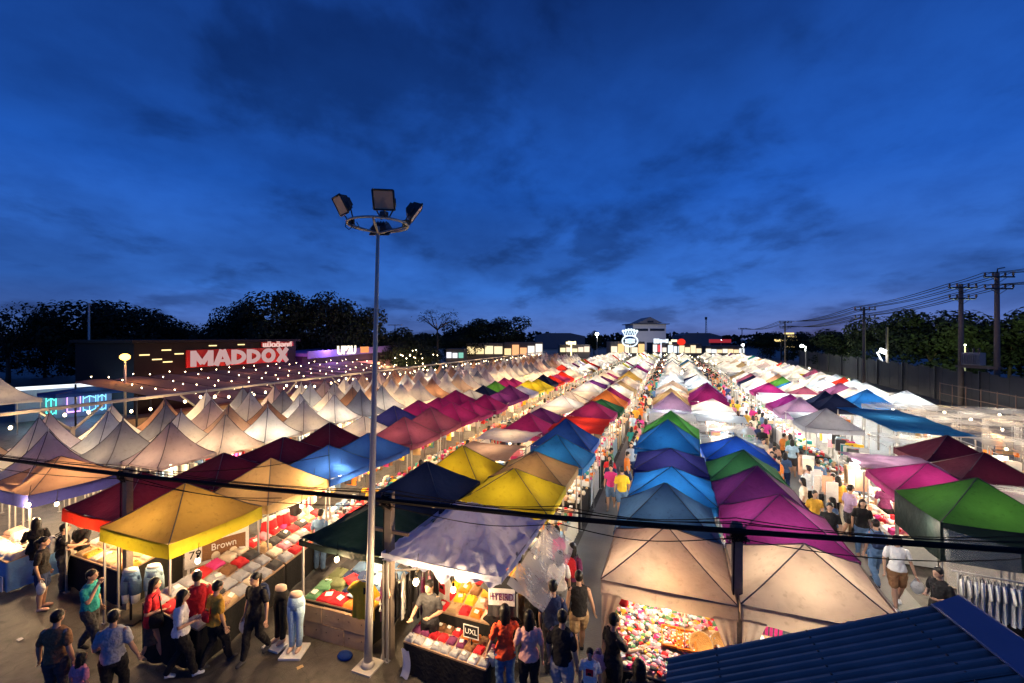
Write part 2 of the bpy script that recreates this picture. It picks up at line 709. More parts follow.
def tent_mesh(part, kind, w, d, eave, peak, seed, drop=0.22, wr=1.0):
    key = (part, kind, round(w, 2), round(d, 2), round(eave, 2), round(peak, 2), seed, drop, wr)
    if key in TM:
        return TM[key]
    mb = MB()
    mats = [M['whitecloth']]
    if part == 'canopy':
        if kind == 'flat':
            def fn(a, b):
                x, y = (a - 0.5) * w, (b - 0.5) * d
                z = eave + 0.10 + 0.18 * (0.5 - abs(b - 0.5)) + 0.06 * wr * noise.noise(Vector((x * 1.3 + seed * 5, y * 1.3, seed))) + 0.03 * wr * noise.noise(Vector((x * 4, y * 4, seed)))
                return (x, y, z)
            mb.grid(fn, 18, 18)
        else:
            canopy_geo(mb, kind, w, d, eave, peak, seed, wr=wr, n=10 if wr <= 1 else 44)
            if wr <= 1:
                for sx in (-1, 1):
                    for sy in (-1, 1):
                        mb.tube([(sx * w / 2 * s, sy * d / 2 * s, eave + (peak - eave) * prof(kind, s) + .004) for s in (0.02, .15, .3, .45, .6, .8, 1)], 0.011, 4, 1)
                mats = [M['whitecloth'], mat('hem_tape', (.10, .09, .09), .8)]
            if kind == 'pagoda':
                mb.tube([(0, 0, peak - 0.04), (0, 0, peak + 0.10)], [0.03, 0.012], 6)
    elif part == 'valance':
        valance_geo(mb, w, d, eave, drop, seed, scallop=(kind == 'pagoda'))
    elif part == 'leg':
        mb.box((0, 0, eave / 2), (0.035, 0.035, eave))
        mb.box((0, 0, 0.01), (0.09, 0.09, 0.02))
        mats = [M['steel']]
    elif part == 'frame':
        e = eave - 0.06
        for sy in (-1, 1):
            mb.tube([(-w / 2 + .05, sy * (d / 2 - .05), e), (w / 2 - .05, sy * (d / 2 - .05), e)], 0.014, 6)
            mb.tube([(sy * (w / 2 - .05), -d / 2 + .05, e - .04), (sy * (w / 2 - .05), d / 2 - .05, e - .04)], 0.014, 6)
        if kind != 'flat':
            mb.tube([(0, 0, eave + 0.1), (0, 0, peak - 0.05)], 0.02, 6)
        mats = [M['steel']]
    elif part == 'bulb':
        mb.ell((0, 0, 0), (0.05, 0.05, 0.065), 8, 5)
        mb.tube([(0, 0, 0.05), (0, 0, 0.25)], 0.01, 5, 1)
        mats = [M['bulb'], M['cable']]
    elif part == 'whole':
        canopy_geo(mb, kind, w, d, eave, peak, seed, n=5) if kind != 'flat' else mb.grid(lambda a, b: ((a - .5) * w, (b - .5) * d, eave + .1 + .2 * (0.5 - abs(b - .5))), 4, 6)
        valance_geo(mb, w, d, eave, drop, seed, 1)
        legs_geo(mb, w, d, eave, 2)
        mb.ell((0, 0, eave - 0.15), (0.07, 0.07, 0.07), 6, 4, 3)
        mats = [M['whitecloth'], M['whitecloth'], M['steel'], M['bulb']]
    me = mb.mesh('tent_' + part, mats)
    TM[key] = me
    return me


WORD = dict(dusty_blue='dusty blue', light_blue='bright blue', dark_green='blackish green', dusty_rose='dusty rose', forest_green='forest green',
            clear='clear plastic', tan='tan', silver='silver blue', grey='grey blue')
KINDW = dict(popup='canopy tent', pagoda='spiked tent', flat='flat awning')
TENTS = []


def canopy_material(c):
    if c == 'clear':
        return clear_plastic('clear_sheet', (0.62, 0.62, 0.60), 0.42)
    return cloth(c, RGB[c], 0.40 if c not in ('navy', 'dark_green', 'black', 'maroon', 'silver') else 0.18)


def tent(x, y, w, d, colour, kind='popup', eave=2.1, peak=2.8, phrase='', group=None, label=None, val=None, drop=0.22, wr=1.0,
         light=40.0, lcol=WARM, rz=0.0, near=True, legs=True, seed=None):
    seed = rnd.randrange(8) if seed is None else seed
    nm = {'popup': 'canopy_tent', 'pagoda': 'spiked_tent', 'flat': 'flat_awning'}[kind]
    label = label or f"{WORD.get(colour, colour)} {KINDW[kind]}, {phrase}"
    cm = canopy_material(colour)
    vm = canopy_material(val or colour)
    bm = M['bulb_cool'] if lcol is COOL else M['bulb']
    if near:
        t = thing(nm, label, 'tent' if kind != 'flat' else 'awning', (x, y, 0), rz, group)
        put('canopy', tent_mesh('canopy', kind, w, d, eave, peak, seed, drop, wr), t, m=cm)
        if kind != 'flat':
            put('valance', tent_mesh('valance', kind, w, d, eave, peak, seed, drop), t, m=vm)
        if legs:
            for sx in (-1, 1):
                for sy in (-1, 1):
                    put('leg', tent_mesh('leg', kind, 1, 1, eave, 1, 0), t, (sx * (w / 2 - 0.05), sy * (d / 2 - 0.05), 0))
        if y < 24:
            put('frame', tent_mesh('frame', kind, w, d, eave, peak, 0), t)
        if light:
            put('bulb', tent_mesh('bulb', 'x', 1, 1, 1, 1, 0), t, (0, 0, eave - 0.22), m=[bm])
    else:
        t = put(nm, tent_mesh('whole', kind, w, d, eave, peak, seed, drop), None, (x, y, 0), rz, [cm, vm, None, bm])
        tag(t, label, 'tent' if kind != 'flat' else 'awning', group)
    if light:
        lamp(0, 0, eave - 0.36, light, lcol, 0.08, parent=t)
    TENTS.append((x, y, w, d, colour))
    return t


MIXED = ['white'] * 20 + ['clear'] * 7 + ['beige', 'white', 'tan'] + ['beige', 'peach', 'tan', 'grey', 'silver', 'silver', 'dusty_blue', 'light_blue', 'magenta', 'dusty_rose', 'purple', 'yellow', 'green', 'teal', 'navy', 'red', 'mauve', 'white', 'white']
LEFTMIX = ['white'] * 9 + ['magenta', 'magenta', 'white', 'yellow', 'white', 'pink', 'silver', 'red', 'clear', 'purple', 'white', 'beige', 'white', 'mustard']


def nth(i, phrase):
    return f"{ORD[i]} from the front in {phrase}"


def row(x, y0, pitch, w, colours, phrase, group, mix, ymax, i0=0, kinds=None, lcols=(WARM,), light=40.0, near_y=27.0):
    y, i = y0, i0
    far_spec = []
    while y < ymax:
        k = i - i0
        c = colours[k] if k < len(colours) else rnd.choice(mix if y < 42 else mix + ['white'] * len(mix))
        if c is None:
            y += pitch
            i += 1
            continue
        kind = 'popup'
        eave, peak = 2.05 + rnd.uniform(-.09, .12), 2.80 + rnd.uniform(-.16, .2)
        if isinstance(c, tuple):
            c, kind = c[0], c[1]
            if kind == 'tall':
                kind, eave, peak = 'popup', 2.3, 3.2
        elif k >= len(colours):
            if c == 'clear' or rnd.random() < 0.22:
                kind = 'flat'
        lc = rnd.choice(lcols)
        if y < near_y + 20:
            tent(x + rnd.uniform(-.09, .09), y, w, pitch - 0.06, c, kind, eave, peak, nth(i, phrase), group, near=y < near_y, lcol=lc,
                 light=light * rnd.uniform(.7, 1.3) * (1.5 if y > 24 else 1), rz=R_(rnd.uniform(-3, 3)))
        else:
            FAR.append((x, y, w, pitch - 0.06, c, kind, eave, peak))
        y += pitch
        i += 1


FAR = []
YMAX = 104
G_ROW = 'rows of canopy tents'
# custom front tents
tent(-10.45, 6.6, 2.25, 2.05, 'mustard', eave=2.1, peak=2.86, label='mustard yellow canopy tent with plain yellow valance over the garment stall', group=G_ROW, val='yellow', drop=0.30, light=40, wr=0.7, legs=True, seed=1)
tent(-12.75, 7.0, 2.15, 2.15, 'maroon', eave=2.05, peak=2.75, label='dark maroon canopy tent with bright red valance at the corner', group=G_ROW, val='red', drop=0.30, light=60, seed=2)
tent(-6.2, 7.85, 2.1, 2.1, 'dark_green', eave=2.0, peak=2.45, label='blackish green tarp tent over the jeans table', group=G_ROW, drop=0.12, light=60, wr=1.6, seed=3)
SILVER = tent(-3.95, 8.15, 2.45, 2.75, 'silver', eave=2.12, peak=2.75, label='crumpled silver blue tarp tent beside the central aisle', group=G_ROW, drop=0.11, light=22, legs=False, wr=3.0, seed=4)
for q in ((-5.1, 6.85), (-5.1, 9.45), (-2.8, 9.45), (-2.8, 7.75)):
    put('leg', tent_mesh('leg', 'popup', 1, 1, 2.08, 1, 0), SILVER, (q[0] + 3.95, q[1] - 8.15, 0))
tent(-16.9, 7.2, 2.2, 2.2, 'peach', eave=2.05, peak=2.7, label='peach canopy tent with violet valance beside white garment table', group=G_ROW, val='indigo', drop=0.34, light=70, seed=0)
for (x, w, y, lb) in ((-0.11, 2.06, 8.38, 'beige curtained canopy tent over the trinket stall, beside the central aisle'),
                      (2.06, 2.16, 8.45, 'beige curtained canopy tent behind the blue corrugated roof')):
    t = tent(x, y, w, 2.06, 'beige', eave=2.1, peak=2.74, label=lb, group=G_ROW, drop=0.25, light=0, wr=0.4, seed=2)
    mb = MB()
    for sx in (-1, 1):
        for sy in (-1, 1):
            pts = [(sx * w / 2 * s, sy * 1.03 * s, 2.1 + 0.64 * prof('popup', s) + 0.012) for s in (0, .2, .4, .6, .8, 1)]
            mb.tube(pts, 0.007, 6)
    for sx in (-1, 1):
        mb.tube([(sx * w / 2 * 1.006, -1.04, 2.1), (sx * w / 2 * 1.006, 1.04, 2.1)], 0.006, 6)
    mb.tube([(-w / 2, -1.045, 2.095), (w / 2, -1.045, 2.095)], 0.006, 6)
    put('seam', mb.mesh('seam', [mat('dark_seam', (0.22, 0.16, 0.14), 0.8)]), t)
    for sx in (-1, 1):
        mb = MB()

        def fn(a, b):
            top, bot = 0.34, 0.10
            wd = bot + (top - bot) * max(0, 1 - b * 2.2) ** 1.6
            u = a * wd
            return (sx * (w / 2 - 0.01 - u), -1.04 - 0.03 * math.sin(a * 14 + b * 2) * (0.3 + b), 1.88 - b * 1.84)
        mb.grid(fn, 12, 14)
        put('curtain', mb.mesh('curtain', [canopy_material('beige')]), t)

row(-12.7, 9.15, 2.1, 2.1, ['maroon', 'maroon', 'maroon', 'white', 'indigo', 'magenta', 'magenta', 'magenta', 'grey', 'navy', 'green'], 'the row behind the maroon front tent', G_ROW, LEFTMIX, YMAX, 1)
row(-10.45, 8.8, 2.08, 2.15, ['tan', 'blue', 'blue', 'dusty_rose', 'dusty_rose', 'magenta', 'magenta', 'magenta', 'purple', 'purple', 'silver', 'yellow', 'yellow', 'navy', 'red', 'pink', 'red'],
    'the row behind the mustard front tent', G_ROW, LEFTMIX, YMAX, 1)
row(-6.15, 9.95, 2.12, 2.15, ['navy', 'yellow', ('peach', 'flat'), ('white', 'flat'), 'magenta', 'purple', ('white', 'flat')], 'the row behind the jeans stall', G_ROW, LEFTMIX, YMAX, 1, lcols=(NEUT, WARM))
row(-3.9, 10.6, 2.02, 2.3, ['yellow', 'tan', 'light_blue', 'blue', ('red', 'flat'), ('red', 'flat'), 'pink', 'forest_green', 'orange'], 'the row behind the silver tarp stall', G_ROW, LEFTMIX + MIXED, YMAX, 1, lcols=(NEUT, WARM))
row(-0.1, 10.48, 2.08, 2.14, ['dusty_blue', 'light_blue', 'indigo', ('light_blue', 'tall'), ('green', 'tall'), ('clear', 'flat'), ('white', 'flat'), ('clear', 'flat'), 'lilac', 'tan', 'beige', 'white'],
    'the row behind the beige trinket tent', G_ROW, MIXED, YMAX, 1, lcols=(COOL, NEUT), light=45)
row(2.08, 10.5, 2.08, 2.14, ['pink', 'purple', 'forest_green', 'blue', ('clear', 'flat'), ('clear', 'flat'), ('white', 'flat'), ('clear', 'flat'), 'white', ('magenta', 'tall'), ('magenta', 'tall')],
    'the row behind the wider beige tent', G_ROW, MIXED, YMAX, 1, lcols=(COOL, NEUT), light=45)
tent(6.7, 13.3, 2.3, 2.1, 'green', label='leaf green canopy tent with blackish valance beside the right aisle', group=G_ROW, val='dark_green', drop=0.85, peak=2.9, light=26, lcol=NEUT)
row(6.65, 15.5, 2.1, 2.2, ['magenta', ('lilac', 'flat'), None, None, 'grey', ('white', 'flat'), 'lilac'], 'the row behind the leaf green tent', G_ROW, MIXED, YMAX, 1, lcols=(NEUT, COOL), light=60)
row(8.8, 15.0, 2.1, 2.15, [('clear', 'flat'), 'maroon', 'maroon', ('clear', 'flat'), None, None, None, 'navy', 'navy', ('white', 'flat'), 'dusty_rose'], 'the second row beyond the right aisle', G_ROW, MIXED, YMAX, 1, lcols=(NEUT,), light=55)
tent(9.55, 24.7, 2.5, 6.6, 'light_blue', 'flat', eave=2.3, label='long bright blue tarp awning among the clear roofs', group='flat awnings', light=50, lcol=NEUT)
for i in range(6):
    for j in range(3):
        x, y = 11.6 + j * 2.25, 19.2 + i * 2.2
        tent(x, y, 2.2, 2.15, 'clear', 'flat', eave=2.25, group='flat awnings', light=26, lcol=(WARM, NEUT)[(i + j) % 2],
             label=f"clear plastic awning, {ORD[i]} from the front in the {('inner', 'middle', 'fence side')[j]} column of clear roofs", near=y < 28)
row(11.4, 33.2, 2.1, 2.15, ['light_blue', 'white', 'dusty_rose'], 'the third row beyond the right aisle', G_ROW, MIXED, YMAX, 0, lcols=(NEUT, COOL), light=55)
row(13.7, 33.8, 2.1, 2.15, [], 'the fourth row beyond the right aisle', G_ROW, MIXED, YMAX, 0, lcols=(NEUT, COOL), light=55)

# spiked block
SP = 'spiked tents in the warm block'
for (x, y0, ph) in ((-15.95, 9.6, 'spiked row beside the maroon tents'), (-17.75, 7.3, 'second spiked row from maroon tents'), (-19.5, 5.9, 'third spiked row from maroon tents'), (-21.25, 5.0, 'spiked row along the bulb beam')):
    y, i = y0, 0
    while y < 76:
        c = rnd.choice(['white', 'white', 'white', 'mauve', 'mauve', 'peach', 'beige', 'grey', 'white'])
        tent(x + rnd.uniform(-.05, .05), y, 1.84, 1.84, c, 'pagoda', 2.08 + rnd.uniform(-.05, .07), (3.32 if x > -19 else 3.48) + rnd.uniform(-.1, .12), f"{ORD[i]} from the front, {ph}", SP,
             near=y < 22, lcol=rnd.choice((WARM, WARM, NEUT, WARM)), light=rnd.choice((22, 34, 50, 75)) if y < 60 else 36, drop=0.16)
        y += 1.88
        i += 1

# the far end of the market: hundreds more, one mass
mb = MB()
fm, fidx = [], {}


def fslot(m):
    if m.name not in fidx:
        fidx[m.name] = len(fm)
        fm.append(m)
    return fidx[m.name]


for (x, y, w, d, c, kind, eave, peak) in FAR:
    tm = tent_mesh('whole', kind, w, d, eave, peak, 0)
    cm = canopy_material(c)
    gl = fslot(emit('bulb_glow_lit', (1.0, 0.86, 0.62), 420.0, True))
    mp = [fslot(cm), fslot(cm), fslot(M['steel']), gl]
    o = len(mb.v)
    mb.v += [(v.co.x + x, v.co.y + y, v.co.z) for v in tm.vertices]
    for p in tm.polygons:
        mb.f.append([k + o for k in p.vertices])
        mb.m.append(mp[p.material_index])
        mb.sm.append(p.use_smooth)
glow2 = fslot(emit('bare_bulb', (1.0, .80, .52), 7.0))
glow3 = fslot(emit('bare_bulb_cool', (.92, .97, 1.0), 7.0))
for (x, y, w, d, c, kind, eave, peak) in FAR:
    for sx in (-1, 1):
        if rnd.random() < .28:
            mb.ell((x + sx * (w / 2 + rnd.uniform(.02, .5)), y + rnd.uniform(-1, 1), eave + rnd.uniform(-.3, .45)), (.08, .08, .10), 6, 4, rnd.choice((glow2, glow2, glow3)))
o = put('far_market_tents', mb.mesh('far_market_tents', fm))
tag(o, 'mass of lit tents filling the far end of the market', 'tents', None, 'stuff')


# ------------------------------------------------------------------ trees
LEAF = {}


def crown_mesh(seed, n_lobes=17, leaves=6500, flat=1.0, spread=1.0, leaf=0.042):
    key = (seed, n_lobes, leaves, flat, spread, leaf)
    if key in LEAF:
        return LEAF[key]
    r = random.Random(seed)
    mb = MB()
    lobes = []
    for k in range(n_lobes):
        a = r.uniform(0, 2 * PI)
        q = r.uniform(0.15, 0.75) * spread
        lobes.append((q * math.cos(a), q * math.sin(a), r.uniform(-0.8, 0.75) * flat, r.uniform(0.28, 0.5)))
    for k in range(leaves):
        lx, ly, lz, lr = lobes[r.randrange(n_lobes)]
        v = Vector((r.gauss(0, 1), r.gauss(0, 1), r.gauss(0, 1))).normalized()
        rr = lr * (0.5 + 0.55 * r.random() ** 0.5)
        c = Vector((lx, ly, lz)) + Vector((v.x, v.y, v.z * 0.8 * max(flat, .4))) * rr
        nrm = (v + Vector((r.uniform(-.8, .8), r.uniform(-.8, .8), r.uniform(-.3, 1)))).normalized()
        u = nrm.orthogonal().normalized()
        u = Matrix.Rotation(r.uniform(0, 6.28), 3, nrm) @ u
        w = nrm.cross(u)
        s = leaf * r.uniform(0.6, 1.5)
        mb.add([c - u * s, c - w * s * .55, c + u * s, c + w * s * .55], [(0, 1, 2, 3)], 0 if r.random() < .7 else 1)
    me = mb.mesh('crown', [mat('leaves_dark', (0.012, 0.019, 0.008), 0.9, 0.5, 1.5, world=True), mat('leaves_mid', (0.022, 0.036, 0.012), 0.9, 0.5, 1.5, world=True)])
    LEAF[key] = me
    return me


def trunk_mesh(seed, h, r0):
    r = random.Random(seed * 3 + 1)
    mb = MB()
    pts = [(r.uniform(-.05, .05) * i * h / 6, r.uniform(-.05, .05) * i * h / 6, h * i / 5) for i in range(6)]
    mb.tube(pts, [r0 * (1 - 0.12 * i) for i in range(6)], 8)
    top = Vector(pts[-1])
    for k in range(6):
        a = k * 1.05 + r.uniform(-.3, .3)
        e = top + Vector((math.cos(a), math.sin(a), 0)) * h * r.uniform(.25, .5) + Vector((0, 0, h * r.uniform(.15, .5)))
        st = Vector(pts[3 + k % 3])
        mb.tube([st, st.lerp(e, .5) + Vector((0, 0, .06 * h)), e], [r0 * .42, r0 * .28, r0 * .1], 6)
    return mb.mesh('trunk', [mat('bark', (0.07, 0.055, 0.04), 0.9, 0.4, 6, 0.4)])


def tree(px, d, top_py, width_px, label, seed, group=None, flat=1.0, cat='tree', kw=None):
    x, y = far(px, d)
    zt = zat(top_py, d)
    rx = width_px * d / FPX / 2
    t = thing('tree', label, cat, (x, y, 0), seed * 1.3, group)
    th = zt * 0.42
    put('trunk', trunk_mesh(seed, th, 0.02 * zt + 0.05), t)
    hz = zt * 0.46
    put('crown', crown_mesh(seed % 5, flat=flat, **(kw or {})), t, (0, 0, zt - hz * 1.08), 0, scale=(rx, rx, hz))
    return t


TL = 'dark trees behind the lit restaurants'
for i, (px, d, ty, w, lb) in enumerate((
        (-62, 60, 302, 120, 'dark leafy tree at the picture edge, left of the feathery treetop'),
        (8, 58, 292, 62, 'sparse feathery dark tree behind the neon kiosks'),
        (45, 66, 312, 70, 'low dark tree between the feathery tree and the broad one'),
        (88, 62, 296, 84, 'broad dark round-topped tree behind the tall bare pole'),
        (130, 62, 300, 88, 'broad dark tree above the orange street lamp'),
        (172, 66, 318, 60, 'lower dark tree where the treetops dip, above the dark brown restaurant'),
        (208, 62, 312, 56, 'loose dark tree with sky showing through, above the start of the red sign'),
        (240, 60, 300, 60, 'dark tree above the middle of the red sign'),
        (282, 60, 286, 88, 'tallest dark tree behind the red sign building'),
        (326, 62, 290, 74, 'dark tree above the gap between the two restaurants'),
        (362, 62, 302, 60, 'dark tree right behind the purple lit restaurant'),
        (396, 66, 322, 64, 'low dark tree beside the floodlight mast'),
        (472, 96, 318, 56, 'dark domed tree beside the umbrella shaped tree'),
        (425, 84, 331, 46, 'low dark tree under the umbrella shaped one'),
        (455, 92, 334, 40, 'small dark tree left of the domed trees'),
        (503, 100, 313, 62, 'largest dark domed tree above the lit restaurant row'),
        (594, 150, 328, 16, 'small round tree beside the white floodlight pole'))):
    tree(px, d, ty, w, lb, i + 1, TL, kw=dict(leaves=1400) if i == 1 else None)
# umbrella-shaped tree with bare spreading limbs
x, y = far(437, 75)
t = thing('tree', 'thin umbrella shaped tree with flat open crown against the sky', 'tree', (x, y, 0))
mb = MB()
zt = zat(312, 75)
mb.tube([(0, 0, 0), (.1, 0, zt * .4), (0, .1, zt * .72)], [.22, .17, .12], 8)
r = random.Random(5)
tips = []
for k in range(11):
    a = k * 2.4
    e = Vector((math.cos(a) * r.uniform(1.2, 3.8), math.sin(a) * r.uniform(1.2, 3.8), zt * r.uniform(.84, 1.0)))
    mb.tube([(0, .1, zt * .7), (e.x * .5, e.y * .5, zt * .8), e], [.09, .06, .03], 6)
    tips.append(e)
put('trunk', mb.mesh('trunk', [MATS['bark']]), t)
mb = MB()
for e in tips:
    for k in range(60):
        c = e + Vector((r.gauss(0, .75), r.gauss(0, .75), r.gauss(0, .22)))
        u = Vector((r.uniform(-1, 1), r.uniform(-1, 1), r.uniform(-.3, .3))).normalized() * r.uniform(.1, .22)
        w = u.cross(Vector((0, 0, 1))) * .6 + Vector((0, 0, r.uniform(-.05, .05)))
        mb.add([c - u, c - w, c + u, c + w], [(0, 1, 2, 3)])
put('crown', mb.mesh('crown', [MATS['leaves_dark']]), t)
TRG = 'dark trees along the right fence'
for i, (px, d, ty, w, lb) in enumerate((
        (1075, 52, 300, 120, 'dark tree at the picture edge beyond the transformer poles'),
        (1010, 56, 312, 90, 'dark tree behind the taller transformer pole'),
        (972, 58, 318, 70, 'tree lit green by a lamp behind the transformer platform'),
        (930, 60, 306, 92, 'dark tree between the transformer poles and the floodlit pole'),
        (888, 66, 312, 70, 'dark tree behind the floodlit pole'),
        (845, 80, 326, 64, 'lower dark tree behind the slim crossarm pole'),
        (806, 105, 328, 46, 'small dark tree beyond the gold lit gate'),
        (770, 125, 331, 36, 'low dark bush-like tree left of the gold lit gate'))):
    tree(px, d, ty, w, lb, i + 21, TRG)
# distant wood along the horizon, one mass
mb = MB()
r = random.Random(3)
for k in range(5200):
    a = r.uniform(-1.25, 1.25)
    d = r.uniform(235, 290)
    x, y = d * (FW[0] + a * RT[0]), d * (FW[1] + a * RT[1])
    hh = 7.5 + 2.5 * noise.noise(Vector((a * 9, 0, 0))) + 1.5 * noise.noise(Vector((a * 40, 3, 0)))
    c = Vector((x, y, r.uniform(0, hh)))
    u = Vector((r.uniform(-1, 1), r.uniform(-1, 1), r.uniform(-.6, .6))) * 1.8
    w = Vector((r.uniform(-.6, .6), r.uniform(-.6, .6), 1)) * 1.2
    mb.add([c - u, c - w, c + u, c + w], [(0, 1, 2, 3)])
tag(put('distant_wood', mb.mesh('distant_wood', [MATS['leaves_dark']])), 'dark distant wood along the horizon', 'wood', None, 'stuff')

# ------------------------------------------------------------------ floodlight mast
bx, by = at(368, 667, 0)
mast = thing('floodlight_mast', 'tall galvanised floodlight mast with ring of unlit lamps beside the clothes rack', 'lamp mast', (bx, by, 0))
tilt = Vector((RT[0] * .19, RT[1] * .19, 0))
TOPZ = 8.28
mb = MB()
mb.tube([tilt * (k / 8) + Vector((0, 0, TOPZ * k / 8)) for k in range(9)], [0.078 - 0.006 * k for k in range(9)], 14)
mb.box((0, 0, 0.015), (0.42, 0.42, 0.03))
mb.tube([(0, 0, 0.02), (0, 0, 0.12)], [0.13, 0.10], 12)
put('pole', mb.mesh('pole', [M['galv']]), mast)
mb = MB()
ctr = tilt + Vector((0, 0, TOPZ - 0.03))
pts = [ctr + Vector((.55 * math.cos(2 * PI * k / 32), .55 * math.sin(2 * PI * k / 32), 0.06)) for k in range(33)]
mb.tube(pts, 0.024, 8, caps=False)
for k in range(4):
    a = k * PI / 2 + .5
    mb.tube([ctr + Vector((0, 0, -.10)), ctr + Vector((.55 * math.cos(a), .55 * math.sin(a), .05))], 0.022, 6)
put('ring', mb.mesh('ring', [M['galv']]), mast)


def flood(pos, face, up=Vector((0, 0, 1)), lean=Vector((0, 0, .33))):
    """flood lamp head: shallow box with glass, finned back and yoke"""
    f = face.normalized()
    s = f.cross(up).normalized()
    u = s.cross(f)
    mt = Matrix((s, f, u)).transposed()

    def T(v):
        return mt @ Vector(v)
    mb = MB()
    o = lean
    fr = [(-.2, .06, -.19), (.2, .06, -.19), (.2, .06, .19), (-.2, .06, .19)]
    bk = [(-.15, -.10, -.13), (.15, -.10, -.13), (.15, -.10, .13), (-.15, -.10, .13)]
    vs = [T(p) + o for p in fr + bk]
    mb.add(vs, [(4, 5, 6, 7), (0, 4, 7, 3), (1, 2, 6, 5), (0, 1, 5, 4), (3, 7, 6, 2), (0, 3, 2, 1)], 0)
    for a, b in ((0, 1), (1, 2), (2, 3), (3, 0)):
        mb.tube([T(fr[a]) + o, T(fr[b]) + o], 0.018, 6)
    for k in range(5):
        q = -.12 + k * .06
        mb.add([T((q, -.10, -.1)) + o, T((q, -.15, -.08)) + o, T((q, -.15, .08)) + o, T((q, -.10, .1)) + o, T((q + .012, -.10, -.1)) + o, T((q + .012, -.15, -.08)) + o, T((q + .012, -.15, .08)) + o, T((q + .012, -.10, .1)) + o],
               [(0, 1, 2, 3), (7, 6, 5, 4), (0, 4, 5, 1), (1, 5, 6, 2), (2, 6, 7, 3)])
    for q in (-1, 1):
        mb.tube([(0, 0, 0), T((q * .1, -.04, -.16)) * .6 + Vector((0, 0, .02)), T((q * .21, -.02, -.12)) + o, T((q * .21, -.02, .02)) + o], .014, 6)
    mb.box((0, 0, .04), (.12, .12, .09))
    h = put('floodlight', mb.mesh('floodlight', [M['dark_steel']]), mast, pos, scale=.9)
    g = MB()
    ins = [(x * .9, y + .004, z * .9) for x, y, z in fr]
    g.add([T(p) + o for p in ins], [(0, 1, 2, 3)])
    put('glass', g.mesh('glass', [mat('lamp_glass', (0.72, 0.50, 0.31), 0.4, 0.15, 20, spec=0.4)]), h)  # tan base colour paints in the market glow reflected by the glass
    return h


tocam = Vector((-FW[0], -FW[1], 0))
right = Vector((RT[0], RT[1], 0))
flood(ctr + tocam * .50 + right * .26 + Vector((0, 0, .08)), tocam + Vector((0, 0, -.55)) + right * .12)
flood(ctr + right * -.52 + Vector((0, 0, .08)), -right * .8 + tocam * .75 + Vector((0, 0, -.6)), Vector((0, 0, 1)), -right * .16 + Vector((0, 0, .40)))
flood(ctr + right * .53 + Vector((0, 0, .06)), right * 1.0 - tocam * .25 + Vector((0, 0, -.75)), Vector((0, 0, 1)), right * .16 + Vector((0, 0, .27)))
h = flood(ctr - tocam * .30 - right * .04 + Vector((0, 0, -.05)), -tocam * .6 + Vector((0, 0, -.9)), Vector((0, 0, 1)), Vector((0, 0, .12)))
mb = MB()
for k in (0, .14):
    mb.tube([Vector((.05 - k, 0, .02 + k * .6)), Vector((.1 - k, .0, -.06)), Vector((.02 - k, 0, -.1)), Vector((-.06 - k, 0, -.04)), Vector((-.04 - k, 0, .05))], .008, 5)
put('cable_loop', mb.mesh('cable_loop', [M['cable']]), mast, ctr + tocam * .4 - right * .3 + Vector((0, 0, -.02)))

# ------------------------------------------------------------------ short poles and the black cable bundle
CB = [at(px, py, 3.1) for px, py in ((-60, 449), (122, 474), (388, 499), (560, 514), (737, 532), (1024, 549), (1150, 556))]
CBZ = [3.1, 3.12, 3.1, 3.06, 3.14, 3.1, 3.08]


def short_pole(px, py, label, base=0.07):
    x, y = at(px, py, 3.1)
    t = thing('cable_pole', label, 'pole', (x, y + .04, 0), 0, 'short cable poles')
    mb = MB()
    mb.box((0, .07, 1.6), (.15, .13, 3.2))
    put('post', mb.mesh('post', [M['concrete']]), t)
    mb = MB()
    mb.box((0, -.015, 2.98), (.34, .03, .05))
    mb.tube([(-.1, -.03, 3.0), (-.1, -.03, 3.2)], .02, 6)
    mb.tube([(.1, -.03, 3.0), (.1, -.03, 3.2)], .02, 6)
    put('bracket', mb.mesh('bracket', [M['rust']]), t)
    mb = MB()
    r = random.Random(px)
    for k in range(5):
        mb.tube([(r.uniform(-.15, .15), -.06 + r.uniform(-.03, .03), 3.05 + .12 * math.sin(a * .8 + k)) if a % 2 else (.12 * math.cos(a + k), -.08, 3.08 + .10 * math.sin(a + k)) for a in range(9)], .012, 5)
    for k in range(1):
        mb.tube([(-.05 + .04 * k, -.03, 3.05), (-.07 + .05 * k, -.04, 1.9), (-.05 + .04 * k, -.03, 0.4)], .012, 5)
    put('wire_coil', mb.mesh('wire_coil', [M['cable']]), t)
    return t


short_pole(122, 474, 'short concrete cable pole between the maroon and mustard tents')
p2 = short_pole(386, 499, 'short concrete cable pole just behind the floodlight mast')
mb = MB()
mb.box((0, .05, 2.45), (.9, .05, .06))
mb.box((0.05, -.02, 3.0), (.16, .05, .22))
put('crossbar', mb.mesh('crossbar', [M['rust']]), p2)
short_pole(738, 532, 'short concrete cable pole between the two beige tents')


def spline(pts, n=10):
    out = []
    P = [Vector(p) for p in pts]
    for i in range(len(P) - 1):
        p0, p1, p2, p3 = P[max(i - 1, 0)], P[i], P[i + 1], P[min(i + 2, len(P) - 1)]
        for k in range(n):
            t = k / n
            out.append(0.5 * ((2 * p1) + (-p0 + p2) * t + (2 * p0 - 5 * p1 + 4 * p2 - p3) * t * t + (-p0 + 3 * p1 - 3 * p2 + p3) * t ** 3))
    out.append(P[-1])
    return out


